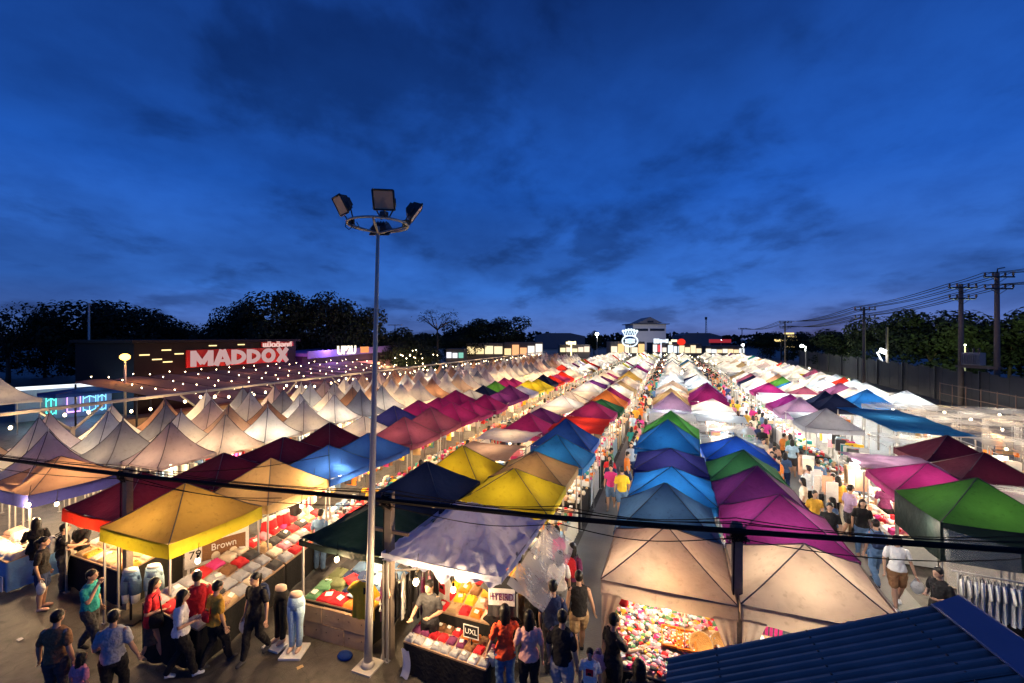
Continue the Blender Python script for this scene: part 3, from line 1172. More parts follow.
base = spline([(x, y - .07, z) for (x, y), z in zip(CB, CBZ)], 12)
mb = MB()
for k in range(7):
    a = k * 2 * PI / 6
    rr = 0.027 if k < 6 else 0
    mb.tube([p + Vector((0, rr * math.cos(a + i * .12), rr * math.sin(a + i * .12) + .008 * noise.noise(Vector((i * .3, k, 0))))) for i, p in enumerate(base)], 0.018, 7)
tag(put('cable_bundle', mb.mesh('cable_bundle', [M['cable']])), 'thick black bundle of cables strung across the front of the market', 'cables')
r = random.Random(12)
for k, (dz, dy, lb) in enumerate(((.11, .02, 'thin black wire just above the thick cable bundle'), (.19, -.1, 'thin black wire highest above the thick cable bundle'),
                                  (.15, .16, 'thin black wire at the rear above the thick cable bundle'), (-.10, .0, 'thin black wire sagging below the thick cable bundle'))):
    pts = []
    for i, p in enumerate(base):
        s = -abs(math.sin(i * PI / 12 * 1.0)) * (.05 + .05 * k) * .8
        pts.append(p + Vector((0, dy, dz + s)))
    mb = MB()
    mb.tube(pts, .008, 5)
    tag(put('overhead_wire', mb.mesh('overhead_wire', [M['cable']])), lb, 'wire', 'thin overhead wires')
for k, (a, b, lb) in enumerate((((-11.4, 6.0, 3.2), (-9.0, 9.5, 2.9), 'thin black wire looping over the mustard tent'), ((-11.4, 6.0, 3.1), (-8.2, 7.2, 2.6), 'thin black wire drooping across the mustard tent roof'),
                                ((-11.6, 6.0, 3.2), (-16.2, 10, 3.5), 'thin black wire rising from the pole to the spiked tents'))):
    a, b = Vector(a), Vector(b)
    mb = MB()
    mb.tube([a.lerp(b, i / 12) + Vector((0, 0, -.35 * math.sin(PI * i / 12) * (k != 2) * .5)) for i in range(13)], .009, 5)
    tag(put('overhead_wire', mb.mesh('overhead_wire', [M['cable']])), lb, 'wire')

# ------------------------------------------------------------------ blue corrugated roof in front
A = Vector((*at(957, 604, 4.3), 4.3))
B = Vector((*at(668, 661, 3.72), 3.72))
A2 = Vector((*at(1075, 690, 4.3), 4.3))
dv = (A2 - A)
A2 = A + dv * 1.6
B2 = B + dv * 1.6 + Vector((-.25, 0, 0))
sr = thing('corrugated_roof', 'blue corrugated metal kiosk roof with flat ridge cap, close below the viewpoint', 'roof')
nrm = (A2 - A).cross(B - A).normalized()
if nrm.z < 0:
    nrm = -nrm
mb = MB()
NC = 260


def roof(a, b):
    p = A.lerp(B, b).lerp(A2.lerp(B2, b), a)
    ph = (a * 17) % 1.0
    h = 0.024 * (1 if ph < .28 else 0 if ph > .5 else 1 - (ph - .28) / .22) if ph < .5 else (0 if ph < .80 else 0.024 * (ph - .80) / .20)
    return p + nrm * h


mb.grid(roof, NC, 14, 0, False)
for i in range(14):                      # screw heads and washers along the sheet
    for j in range(3):
        a_ = (i + .14) / 17
        p = A.lerp(B, .18 + j * .32).lerp(A2.lerp(B2, .18 + j * .32), a_) + nrm * .027
        mb.ell(p, (.009, .009, .006), 8, 4, 1)
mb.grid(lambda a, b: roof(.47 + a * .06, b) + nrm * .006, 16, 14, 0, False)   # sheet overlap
put('sheet', mb.mesh('sheet', [mat('warm_shifted_roof_paint', (0.25, 0.19, 0.16), 0.42, 0.6, 2.5, 0.25, spec=0.5), M['rust']]), sr)  # brownish base colour on the blue roof stands in for missing warm light
mb = MB()
ax = (A - B).normalized()
for (s0, s1, lift0, lift1) in ((-.16, .03, .035, .06), (.03, .05, .06, .045)):
    mb.grid(lambda a, b: A.lerp(A2, a) + ax * (s0 + (s1 - s0) * b) + nrm * (lift0 + (lift1 - lift0) * b), 20, 3, 0, False)
mb.tube([A - ax * .16 + nrm * .03, A2 - ax * .16 + nrm * .03], .008, 6)
put('ridge_cap', mb.mesh('ridge_cap', [mat('blue_ridge_paint', (0.09, 0.13, 0.24), 0.5, 0.15, 5, spec=0.5)]), sr)
mb = MB()
for p in (A, B, A2, B2):
    q = p + (A + A2 + B + B2 - p * 4) * .04
    mb.tube([(q.x, q.y, 0), (q.x, q.y, p.z - .06)], .035, 8)
for p, q in ((A, B), (A2, B2)):
    mb.tube([p + Vector((0, 0, -.05)), q + Vector((0, 0, -.05))], .025, 6)
put('roof_frame', mb.mesh('roof_frame', [M['dark_steel']]), sr)

# ------------------------------------------------------------------ power poles on the right
WIRE_ENDS = []


def power_pole(px, top_py, d, label, arms=2, w=2.4, tilt=0.0, thick=.17):
    x, y = far(px, d)
    zt = zat(top_py, d)
    t = thing('power_pole', label, 'power pole', (x, y, 0), YAW + tilt, 'power poles along the fence')
    mb = MB()
    mb.tube([(0, 0, 0), (0, 0, zt * .5), (0, 0, zt)], [thick * 1.25, thick * 1.1, thick * .9], 8)
    put('post', mb.mesh('post', [mat('pole_warm', (0.16, 0.12, 0.10), .85, .25, 5, .2)]), t)
    ends = []
    for k in range(arms):
        z = zt - .35 - k * 1.0
        mb = MB()
        mb.box((0, -.16, z), (w - .3 * k, .1, .12))
        for s in (-1, 1):
            mb.tube([(s * w * .28, -.16, z), (0, -.12, z - .5)], .02, 6)
        a = put('crossarm', mb.mesh('crossarm', [M['dark_steel']]), t)
        for q in (-.46, -.2, .2, .46):
            i = MB()
            i.tube([(0, 0, 0), (0, 0, .08), (0, 0, .12), (0, 0, .2), (0, 0, .24), (0, 0, .32)], [.05, .05, .10, .05, .09, .04], 8)
            put('insulator', i.mesh('insulator', [mat('insulator_brown', (.09, .05, .04), .3)]), a, (q * w, -.16, z + .06))
            ends.append((x + math.cos(YAW) * q * w, y + math.sin(YAW) * q * w, z + .36))
    WIRE_ENDS.append(ends)
    return t, x, y, zt


power_pole(1078, 262, 30, 'power pole at the picture edge right of the transformer', 2)
pA = power_pole(997, 273, 36.5, 'tall power pole with hooked top right of the transformer platform', 2, 2.6)
pB = power_pole(961, 284, 39, 'tall power pole left of the transformer platform', 2, 2.6)
power_pole(864, 307, 52, 'slimmer power pole with crowded crossarm left of the floodlit pole', 2, 2.6, thick=.14)
power_pole(785, 321, 84, 'distant power pole near the gold lit gate', 2, 2.4, thick=.13)
power_pole(742, 328, 130, 'farthest power pole beyond the market end', 1, 2.4, thick=.12)
mb = MB()
mb.tube([(0, 0, 0), (0, -.05, .35), (.55, -.1, .45)], [.05, .05, .04], 6)
put('hook', mb.mesh('hook', [M['dark_steel']]), pA[0], (0, 0, pA[3]))
# platform with transformer between the pair
pa, pb = Vector((pA[1], pA[2], 0)), Vector((pB[1], pB[2], 0))
mid = (pa + pb) / 2
ang = math.atan2((pa - pb).y, (pa - pb).x)
pf = thing('transformer', 'grey pole transformer on a platform between the two tall power poles', 'transformer', (*mid.xy, zat(366, 37.8)), ang)
L_ = (pa - pb).length
mb = MB()
for s in (-.22, .22):
    mb.box((0, s, -.1), (L_ + .5, .14, .2))
mb.box((0, 0, .02), (L_ * .8, .7, .04))
put('platform', mb.mesh('platform', [MATS['pole_warm']]), pf)
mb = MB()
mb.box((-.35, 0, .62), (1.3, .7, 1.1))
for k in range(8):
    mb.box((-.9 + k * .16, -.42, .58), (.03, .14, .85))
put('tank', mb.mesh('tank', [mat('transformer_grey', (.30, .29, .27), .6, .2)]), pf)
for k in range(3):
    mb = MB()
    mb.tube([(0, 0, 0), (0, 0, .1), (0, 0, .2), (0, 0, .3), (0, 0, .42)], [.06, .09, .05, .08, .03], 8)
    put('bushing', mb.mesh('bushing', [MATS['insulator_brown']]), pf, (-.75 + k * .4, 0, 1.17))
mb = MB()
for k in range(5):
    for e0, e1 in zip(WIRE_ENDS[k], WIRE_ENDS[k + 1]):
        a, b = Vector(e0), Vector(e1)
        sag = (a - b).length * .02
        mb = MB()
        mb.tube([a.lerp(b, i / 10) + Vector((0, 0, -sag * math.sin(PI * i / 10))) for i in range(11)], .022 + .01 * k / 2, 4)
        tag(put('power_line', mb.mesh('power_line', [M['cable']])), f"thin black power line strung along the fence, {ORD[k]} span from the picture edge", 'wire', f'power lines of the {ORD[k]} span')
# smaller pole with white floodlight
x, y = far(887, 58)
lp = thing('lamp_post', 'concrete post with lit white floodlight before the dark fence', 'lamp post', (x, y, 0), YAW)
mb = MB()
mb.tube([(0, 0, 0), (0, 0, zat(327, 58))], [.17, .13], 8)
mb.tube([(0, -.1, zat(352, 58)), (-.7, -.4, zat(350, 58))], .04, 6)
put('post', mb.mesh('post', [MATS['pole_warm']]), lp)
mb = MB()
mb.box((-1.0, -.5, zat(351, 58)), (.8, .25, .55), ry=.4)
put('lamp_head', mb.mesh('lamp_head', [emit('flood_white', (.85, .95, 1), 3)]), lp)
lamp(x - 1.2, y - 1.0, zat(353, 58), 300, COOL, .15)
mb = MB()
mb.box((-1.35, -.45, zat(357, 58)), (.12, .12, 1.5), ry=-.5)
mb.tube([(-1.4, -.4, zat(358, 58)), (.1, -.2, zat(366, 58)), (1.5, 0, zat(369, 58))], .02, 5)
put('tube_light', mb.mesh('tube_light', [emit('flood_white', (.85, .95, 1), 3)]), lp)


def lamp_post(px, py, d, label, col, power, head=.45, arm=0.0, strength=14):
    x, y = far(px, d)
    z = zat(py, d)
    t = thing('street_lamp', label, 'street lamp', (x, y, 0), YAW, 'street lamps')
    mb = MB()
    mb.tube([(arm, 0, 0), (arm, 0, z), (0, 0, z + .15)], [.09, .06, .04], 7)
    put('post', mb.mesh('post', [M['galv']]), t)
    mb = MB()
    mb.ell((0, 0, z), (head, head, head * .8), 10, 6)
    put('lamp_head', mb.mesh('lamp_head', [emit('lamp_' + str(col), col, strength)]), t)
    if power:
        lamp(x, y, z - head * 1.6, power, col, head * .6)
    return t


lamp_post(125, 357, 30, 'glowing amber street lamp beside the brown restaurant', (1.0, .50, .10), 90, .30, strength=4)
lamp_post(597, 334, 120, 'tall white floodlight post beside the crown sign', (1, 1, .95), 500, .5)
lamp_post(802, 346, 70, 'white street lamp among the right hand trees', (.9, 1, 1), 400, .3, .6)
lamp_post(743, 345, 105, 'small white street lamp at the far right of the market', (.9, .97, 1), 200, .32)
lamp_post(721, 340, 150, 'tiny white lamp beside the red roof sign', (.9, .97, 1), 0, .28)
x, y = far(976, 50)
lamp_post(965, 345, 52, 'small lamp hidden in green leaves behind the transformer', (.9, 1, .6), 0, .12, strength=6)
lamp(*far(962, 50), zat(344, 50), 800, (.85, 1, .4), .2)
lamp(*far(836, 72), zat(343, 72), 200, (.85, 1, .4), .2)
# bare light pole in front of the left trees
x, y = far(89, 44)
mb = MB()
mb.tube([(x, y, 0), (x, y, zat(303, 44))], [.12, .08], 8)
mb.box((x - .15, y, zat(304, 44)), (.7, .1, .08))
tag(put('bare_pole', mb.mesh('bare_pole', [M['galv']])), 'bare grey pole standing before the dark trees', 'pole')
x, y = far(395, 70)
mb = MB()
mb.tube([(x, y, 0), (x, y, zat(325, 70))], [.1, .07], 8)
mb.box((x, y, zat(325, 70)), (2.4, .15, .12), rz=YAW)
tag(put('twin_lamp_pole', mb.mesh('twin_lamp_pole', [M['galv']])), 'grey twin armed lamp pole, unlit, beside the fairy light tree', 'lamp post')
# antenna tower
x, y = far(706, 330)
mb = MB()
zt = zat(317, 330)
for s in range(3):
    a = s * 2 * PI / 3
    mb.tube([(x + math.cos(a), y + math.sin(a), 0), (x + .3 * math.cos(a), y + .3 * math.sin(a), zt)], .16, 5)
for k in range(12):
    z0, z1 = zt * k / 12, zt * (k + 1) / 12
    mb.tube([(x - .9 + .05 * k, y, z0), (x + .9 - .05 * k, y, z1)], .1, 4)
mb.box((x, y, zt - 1), (1.6, 1.6, 2.0))
tag(put('antenna_tower', mb.mesh('antenna_tower', [M['dark_steel']])), 'thin dark antenna tower on the horizon', 'tower')

# fence behind the right stalls
fa, fb = Vector((*far(1045, 30), 0)), Vector((*far(800, 96), 0))
fx = thing('hoarding_fence', 'dark grey sheet hoarding with posts behind the right hand stalls', 'fence')
mb = MB()
n = 60
for k in range(n):
    p, q = fa.lerp(fb, k / n), fa.lerp(fb, (k + .985) / n)
    dirv = (q - p)
    ang = math.atan2(dirv.y, dirv.x)
    c = (p + q) / 2
    hh = 3.0 + .12 * ((k * 7) % 3)
    mb.box((c.x, c.y, hh / 2), (dirv.length, .04 + .02 * (k % 2), hh), rz=ang)
put('panel', mb.mesh('panel', [mat('hoarding_grey', (.045, .042, .042), .8, .35, .8, .2)]), fx)
for k in range(0, n + 1, 6):
    p = fa.lerp(fb, k / n)
    mb = MB()
    mb.box((p.x - .12, p.y - .05, 1.65), (.12, .12, 3.3))
    put('post', mb.mesh('post', [M['dark_steel']]), fx)
ra, rb = Vector((*far(1060, 27.5), 0)), Vector((*far(940, 40), 0))
mb = MB()
for z in (1.0, 1.9):
    mb.tube([ra + Vector((0, 0, z)), rb + Vector((0, 0, z))], .03, 6)
for k in range(8):
    p = ra.lerp(rb, k / 7)
    mb.tube([p, p + Vector((0, 0, 2.0))], .035, 6)
tag(put('rail_fence', mb.mesh('rail_fence', [mat('rail_brown', (.2, .12, .08), .7)])), 'thin brown rail fence in front of the dark hoarding', 'fence')

# ------------------------------------------------------------------ restaurants on the left
def wallbox(mb, x0, x1, y0, y1, z0, z1, mi=0):
    mb.box(((x0 + x1) / 2, (y0 + y1) / 2, (z0 + z1) / 2), (x1 - x0, y1 - y0, z1 - z0), mi)


rest = thing('restaurant', 'dark brown restaurant building with big red backed letter sign', 'restaurant', (-40, 28, 0))
mb = MB()
wallbox(mb, -8, 0, -6.6, 9.0, 0, 5.7)
put('wall', mb.mesh('wall', [mat('brown_cladding', (.006, .005, .0045), .8, .35, 1.2, .2)]), rest)
mb = MB()
wallbox(mb, -8.3, .35, -6.9, 9.3, 5.72, 5.95)
put('roof', mb.mesh('roof', [mat('roof_black', (.012, .012, .012), .9, .3)]), rest)
mb = MB()
wallbox(mb, .003, .12, -2.75, 7.75, 3.5, 5.05)
wallbox(mb, .003, .10, 4.6, 8.6, 5.2, 5.68)
panel = put('sign_panel', mb.mesh('sign_panel', [mat('red_sign_panel', (.40, .012, .012), .5, .15)]), rest)
lam = emit('letter_glow', (1.0, .62, .60), .30)
GLOW = emit('letter_glow', (1.0, .60, .58), .30)


def stroke(mb, p, q, w, dz):
    """one straight stroke of a block letter in the sign plane"""
    p, q = Vector(p), Vector(q)
    d = (q - p).normalized()
    n_ = Vector((-d.y, d.x)) * w / 2
    o2 = [p + n_, p - n_, q - n_, q + n_]
    mb.prism([(v.x, v.y) for v in o2], .14, lambda x, y, z: (.16 + dz + z, x, y))


def arc(mb, cx, cy, rx, ry, w, a0, a1, dz):
    n_ = 20
    out = [(cx + rx * math.cos(a0 + (a1 - a0) * i / n_), cy + ry * math.sin(a0 + (a1 - a0) * i / n_)) for i in range(n_ + 1)]
    inn = [(cx + (rx - w) * math.cos(a0 + (a1 - a0) * i / n_), cy + (ry - w) * math.sin(a0 + (a1 - a0) * i / n_)) for i in range(n_ + 1)]
    for i in range(n_):
        mb.prism([out[i], out[i + 1], inn[i + 1], inn[i]], .14, lambda x, y, z: (.16 + dz + z, x, y))


y_, HL, SW = -2.45, 1.42, .44
Z0 = 3.56
for ch, wd in (('M', 1.95), ('A', 1.6), ('D', 1.5), ('D', 1.5), ('O', 1.65), ('X', 1.6)):
    mb = MB()
    l, r_, zb, zt = y_ + SW / 2, y_ + wd - SW / 2, Z0, Z0 + HL
    if ch == 'M':
        stroke(mb, (l, zb), (l, zt), SW, 0)
        stroke(mb, (r_, zb), (r_, zt), SW, 0.004)
        stroke(mb, (l, zt - .1), ((l + r_) / 2, zb + .25), SW * .85, 0.008)
        stroke(mb, (r_, zt - .1), ((l + r_) / 2, zb + .25), SW * .85, 0.012)
    elif ch == 'A':
        stroke(mb, (l - .05, zb), ((l + r_) / 2 - .05, zt), SW, 0)
        stroke(mb, (r_ + .05, zb), ((l + r_) / 2 + .05, zt), SW, 0.004)
        stroke(mb, (l + .2, zb + .42), (r_ - .2, zb + .42), .26, 0.008)
    elif ch == 'D':
        stroke(mb, (l, zb), (l, zt), SW, 0)
        arc(mb, l + .1, (zb + zt) / 2, wd - SW / 2 - .15, HL / 2, SW * .85, -PI / 2, PI / 2, 0.004)
    elif ch == 'O':
        arc(mb, (l + r_) / 2, (zb + zt) / 2, wd / 2 - .03, HL / 2 + .03, SW * .9, 0, 2 * PI, 0)
    else:
        stroke(mb, (l, zb), (r_, zt), SW, 0)
        stroke(mb, (l, zt), (r_, zb), SW, 0.004)
    put('letter', mb.mesh('letter', [GLOW]), panel)
    y_ += wd + .10
me = text_mesh('แม็ดด็อกซ์', .8, .05, emit('letter_glow_red', (1.0, .62, .55), .5), .02)
xs = [v.co.x for v in me.vertices]
ys = [v.co.y for v in me.vertices]
if xs:
    k = 3.6 / (max(xs) - min(xs))
    ky = .62 / (max(ys) - min(ys))
    cx_, cy_ = (max(xs) + min(xs)) / 2, (max(ys) + min(ys)) / 2
    for v in me.vertices:
        v.co = Vector((v.co.z + .2, (v.co.x - cx_) * k + 6.5, (v.co.y - cy_) * ky + 5.45))
    put('lettering', me, panel)
for (yy, zz) in ((-5.9, 4.75), (-5.0, 4.35), (-4.3, 5.1), (-4.2, 4.1), (-3.3, 4.75), (-.4, 5.4), (2.4, 5.45)):
    mb = MB()
    mb.box((.06, yy, zz), (.06, .7, .10))
    put('window', mb.mesh('window', [emit('slit_glow', (1, .72, .32), 1.0)]), rest)
for yy in (-3, 1.5, 6):
    lamp(-38.2, 28 + yy, 2.9, 60, (1, .2, .12), .2)
# strung-bulb pavilion before it
pv = thing('pavilion', 'open pavilion with pinkish sloped roof strung with bulb rows before the red sign', 'pavilion', (-31.5, 30, 0))
mb = MB()
for k in range(12):
    y0 = -13 + k * 2.25
    mb.grid(lambda a, b: (-6.8 + a * 13.4, y0 + b * 2.12, 3.1 - .9 * a + .12 * math.sin(b * PI)), 6, 4)
put('roof', mb.mesh('roof', [mat('pavilion_sheet', (.16, .09, .08), .8, .3, 2, .2)]), pv)
mb = MB()
for k in range(7):
    for x in (-6.6, 0, 6.5):
        mb.tube([(x, -13 + k * 4.5, 0), (x, -13 + k * 4.5, 3.0 - .9 * (x + 6.8) / 13.4)], .06, 6)
put('post', mb.mesh('post', [M['dark_steel']]), pv)
bul = MB()
bul.ell((0, 0, 0), (.034, .034, .045), 8, 5)
bulb_small = bul.mesh('bulb', [M['bulb']])
for k in range(11):
    for j in range(9):
        a = (j + .5) / 9
        put('bulb', bulb_small, pv, (-6.6 + a * 13.2, -12.5 + k * 2.45 + .3 * math.sin(j), 3.1 - .9 * a + .42 + .1 * math.sin(j * 1.3)), scale=1.0)
for k in range(6):
    for x in (-4, 0, 4):
        lamp(-31.5 + x, 19 + k * 4.4, 3.75 - .3 * (x + 4) / 4, 12, (1, .42, .25), .12)
mb = MB()
wallbox(mb, -.5, .5, -13, 13, 0, .9)
tag(put('counter', mb.mesh('counter', [M['wood']]), None, (-33, 30, 0)), 'long bar counter under the pavilion roof', 'counter')
# second restaurant
up = thing('restaurant', 'low dark restaurant with violet lit slanted roof edge and glowing letters', 'restaurant', (-40, 45.5, 0))
mb = MB()
wallbox(mb, -8, -.2, -7.4, 9, 0, 3.9)
wallbox(mb, -.2, .15, -7.0, 9, 1.2, 2.9, 1)
put('wall', mb.mesh('wall', [mat('plum_wall', (.045, .03, .05), .8, .3, 1.2), mat('peach_front', (.42, .22, .22), .7, .25, 1.0)]), up)
mb = MB()
mb.box((-3, .8, 4.35), (8, 17.2, .35), rx=.025)
mb.box((1.05, .8, 4.35), (.12, 17.2, .85), rx=.025)
put('roof', mb.mesh('roof', [mat('violet_fascia', (.22, .16, .42), .5, .2)]), up)
me = text_mesh('UP2U', 1.5, .08, emit('letter_warm', (1, .85, .6), 1.2), .02)
for v in me.vertices:
    v.co = Vector((v.co.z + 1.3, v.co.x * .92 - 1.8, v.co.y + 4.5))
put('lettering', me, up)
mb = MB()
mb.box((1.15, 1.7, 4.5), (.2, 1.5, .8))
put('lamp_box', mb.mesh('lamp_box', [emit('orange_sign', (1, .35, .12), .6)]), up)
mb = MB()
for (yy, w) in ((5.2, .5), (5.9, .35), (4.6, .3)):
    mb.box((.22, yy, 2.1), (.1, w, .9))
put('window', mb.mesh('window', [emit('amber_sign', (1, .6, .2), 2.5)]), up)
lamp(-38.2, 40.5, 4.9, 160, (.45, .25, 1), .3)
lamp(-38.0, 44, 1.9, 150, (.5, .3, 1), .3)
lamp(-38.0, 49, 2.2, 160, (1, .5, .4), .3)
lamp(-38.4, 36.2, 1.6, 120, (.75, .2, 1), .3)
# neon kiosks far left
nk = thing('neon_kiosk', 'long kiosk front glowing cyan and violet with white light line on top', 'kiosk', (-43.4, 18.8, 0), R_(-19))
nk.scale = (.9, .42, .85)
mb = MB()
wallbox(mb, -3, -.4, -6, 6.5, 0, 2.7)
put('wall', mb.mesh('wall', [mat('kiosk_wall', (.12, .15, .20), .6, .2)]), nk)
mb = MB()
wallbox(mb, -.5, .15, -6, 4.0, 2.75, 3.0)
put('light_strip', mb.mesh('light_strip', [emit('white_strip', (.85, .92, 1), .9)]), nk)
for (y0, y1, c, nm) in ((-2.4, -1.2, (.1, 1, .75), 'cyan'), (2.3, 4.0, (.2, .6, 1), 'sky'), (4.3, 5.4, (.15, .5, 1), 'sky')):
    mb = MB()
    for z in (.6, 1.1, 1.6, 2.1):
        mb.tube([(-.3, y0, z), (-.2, (y0 + y1) / 2, z + .25 * math.sin(z * 9)), (-.3, y1, z)], .05, 6)
    for yv in (y0, (y0 + y1) / 2, y1):
        mb.tube([(-.3, yv, .4), (-.3, yv, 2.4)], .05, 6)
    put('neon_tube', mb.mesh('neon_tube', [emit('neon_' + nm, c, 1.4)]), nk)
mb = MB()
mb.tube([(-.2, .2, .5), (-.2, .2, 2.3), (-.2, 1.9, 2.3), (-.2, 1.9, .5), (-.2, .2, .5)], .08, 6)
put('neon_frame', mb.mesh('neon_frame', [emit('neon_violet', (.65, .3, 1), 1.6)]), nk)
for yv, c in ((-1.8, (.1, 1, .8)), (1, (.5, .3, 1)), (3.2, (.2, .6, 1)), (5, (.15, .45, 1)), (-4.5, (.6, .8, 1))):
    lamp(-41.6, 18.0 + yv * .45, 1.4, 20, c, .25)
tent(-38.0, 17.6, 2.2, 4.2, 'blue', 'popup', 2.5, 2.75, label='low blue cloth awning beside the neon kiosk', light=20, near=True, legs=False)
tent(-37.9, 13.3, 2.8, 2.8, 'white', 'pagoda', 2.4, 3.9, label='lone white spiked tent before the dark trees at the picture edge', light=30, near=True)
# long beam with hanging bulbs along the spiked block
rail = thing('light_beam', 'long pale beam with V braces and a row of hanging bulbs along the spiked tents', 'light string', (-22.6, 0, 0))
mb = MB()
mb.box((0, 40, 3.42), (.24, 76, .12))
put('beam', mb.mesh('beam', [mat('pale_beam', (.36, .31, .25), .6, .2)]), rail)
for k in range(15):
    y = 5 + k * 5
    mb = MB()
    mb.box((0, y, 1.3), (.1, .1, 2.6))
    for s in (-1, 1):
        mb.tube([(0, y, 2.45), (0, y + s * .95, 3.33)], .05, 6)
    put('brace', mb.mesh('brace', [MATS['pale_beam']]), rail)
for k in range(98):
    q = 3.0 + k * .74
    ph = (q - 5) % 5 / 5
    put('bulb', bulb_small, rail, (.22, q, 3.2 - .3 * math.sin(PI * ph)), scale=1.6)
for k in range(17):
    lamp(-22.2, 4 + k * 4.4, 2.75, 55, (1, .68, .36), .1)
# fairy-light tree
x, y = far(413, 53)
ft = tree(413, 53, 343, 58, 'tree wrapped in warm fairy lights beside the purple lit restaurant', 44)
r = random.Random(9)
for k in range(100):
    a, q = r.uniform(0, 2 * PI), r.uniform(.3, 3.0)
    cz = r.uniform(.4, 4.6)
    if k < 25:
        a, q, cz = k * .9, .35, .3 + k * .12
    put('bulb', bulb_small, ft, (q * math.cos(a), q * math.sin(a), cz), scale=1.7)
for k in range(6):
    lamp(x + 2.6 * math.cos(k), y - 1 + 2.6 * math.sin(k), 1.2 + .5 * k, 60, (1, .7, .3), .1)

# ------------------------------------------------------------------ lit buildings at the far end
def lit_row(px0, px1, top, bot, d, label, cols, seed, depth=6):
    """low restaurant front made of glowing bays"""
    x0, y0 = far(px0, d)
    x1, y1 = far(px1, d)
    w = math.hypot(x1 - x0, y1 - y0)
    z1, z0 = zat(top, d), max(0.0, zat(bot, d))
    t = thing('lit_shopfront', label, 'shop', ((x0 + x1) / 2, (y0 + y1) / 2, 0), YAW, 'lit shopfronts at the market edge')
    mb = MB()
    wallbox(mb, -w / 2, w / 2, .3, depth, 0, z1 + .4)
    put('wall', mb.mesh('wall', [mat('shop_wall', (.12, .1, .09), .8, .3)]), t)
    r = random.Random(seed)
    n = max(3, int(w / 1.7))
    for k in range(n):
        a = -w / 2 + w * k / n
        c = r.choice(cols)
        hh = r.uniform(.55, 1.0)
        mb = MB()
        wallbox(mb, a + .1, a + w / n - .15, .05, .28, z0, z0 + (z1 - z0) * hh)
        put('window', mb.mesh('window', [emit('shop_%d_%d_%d' % tuple(int(q * 99) for q in c), c, .7)]), t)
    return t


lit_row(466, 503, 345, 354, 92, 'warm lit restaurant front with gold bays below the domed trees', [(1, .75, .38), (1, .82, .5), (1, .6, .25)], 1)
lit_row(504, 543, 344, 355, 95, 'restaurant front with amber and white bays right of the gold one', [(1, .7, .35), (1, .9, .8), (1, .45, .2), (.5, .1, .05)], 2)
lit_row(446, 464, 351, 358, 84, 'small shopfront with white and violet glow left of the gold restaurant', [(.9, .92, 1), (.6, .3, .9), (.2, .5, .4)], 3)
lit_row(560, 590, 346, 352, 125, 'far shopfront with pale yellow bays left of the white floodlight', [(1, .85, .5), (1, .8, .6)], 4)
lit_row(611, 645, 343, 353, 128, 'far row of amber lit bays below the crown sign', [(1, .7, .35), (1, .6, .25), (1, .85, .6)], 5)
lit_row(653, 667, 344, 352, 130, 'narrow far shopfront with pale and red bays', [(1, .85, .7), (.7, .08, .1), (1, .9, .85)], 6)
lit_row(668, 702, 345, 353, 132, 'far shopfront with mixed warm bays below the round red sign', [(1, .8, .5), (.8, .9, 1), (1, .6, .3)], 7)
lit_row(706, 745, 347, 353, 135, 'far shopfront with white bays at the far right end', [(1, .9, .75), (.9, .95, 1), (1, .7, .4)], 8)
for (px, py, w, hgt, d, c, lb, s) in ((661, 341, 15, 5, 129, (.75, .88, 1), 'white blue lit sign board above the narrow far shop', .8), (571, 343, 10, 4, 124, (1, .8, .4), 'small pale yellow sign above the far shop', 1.6)):
    x, y = far(px, d)
    mb = MB()
    rr = random.Random(px)
    ww = w * d / FPX
    for k in range(5):
        hh = hgt * d / FPX * rr.uniform(.5, 1)
        mb.box((x + RT[0] * ww * (k / 5 - .4), y + RT[1] * ww * (k / 5 - .4), zat(py, d)), (ww / 6, .3, hh), rz=YAW)
    mb.box((x, y + .3, zat(py, d) / 2), (.3, .3, zat(py, d)))
    tag(put('lit_sign', mb.mesh('lit_sign', [emit('sign_%d' % px, c, s)])), lb, 'sign')
x, y = far(678, 131)
mb = MB()
z = zat(342, 131)
rs = thing('lit_sign', 'round red lit sign with white and yellow lights beside it', 'sign', (x, y, 0), YAW)
mb.ell((1.0, 0, z), (1.3, .3, 1.0), 14, 8)
put('red_disc', mb.mesh('red_disc', [emit('red_disc', (1, .04, .02), .6)]), rs)
mb = MB()
mb.box((-1.2, 0, z + .4), (1.7, .3, .7))
mb.box((-2.3, 0, z - .3), (.8, .3, .9))
put('pale_board', mb.mesh('pale_board', [emit('pale_board', (1, .88, .6), .8)]), rs)
mb = MB()
mb.tube([(0, .35, 0), (0, .35, z)], .15, 6)
put('post', mb.mesh('post', [M['dark_steel']]), rs)
x, y = far(720, 150)
mb = MB()
mb.box((x, y, zat(341, 150)), (7.5, .5, 1.2), rz=YAW)
mb.box((x, y + .4, 2.2), (7, .4, 4.4), rz=YAW, mi=1)
tag(put('lit_sign', mb.mesh('lit_sign', [emit('red_board', (.9, .06, .1), .2), M['dark_steel']])), 'long dim red sign board right of the antenna tower', 'sign')
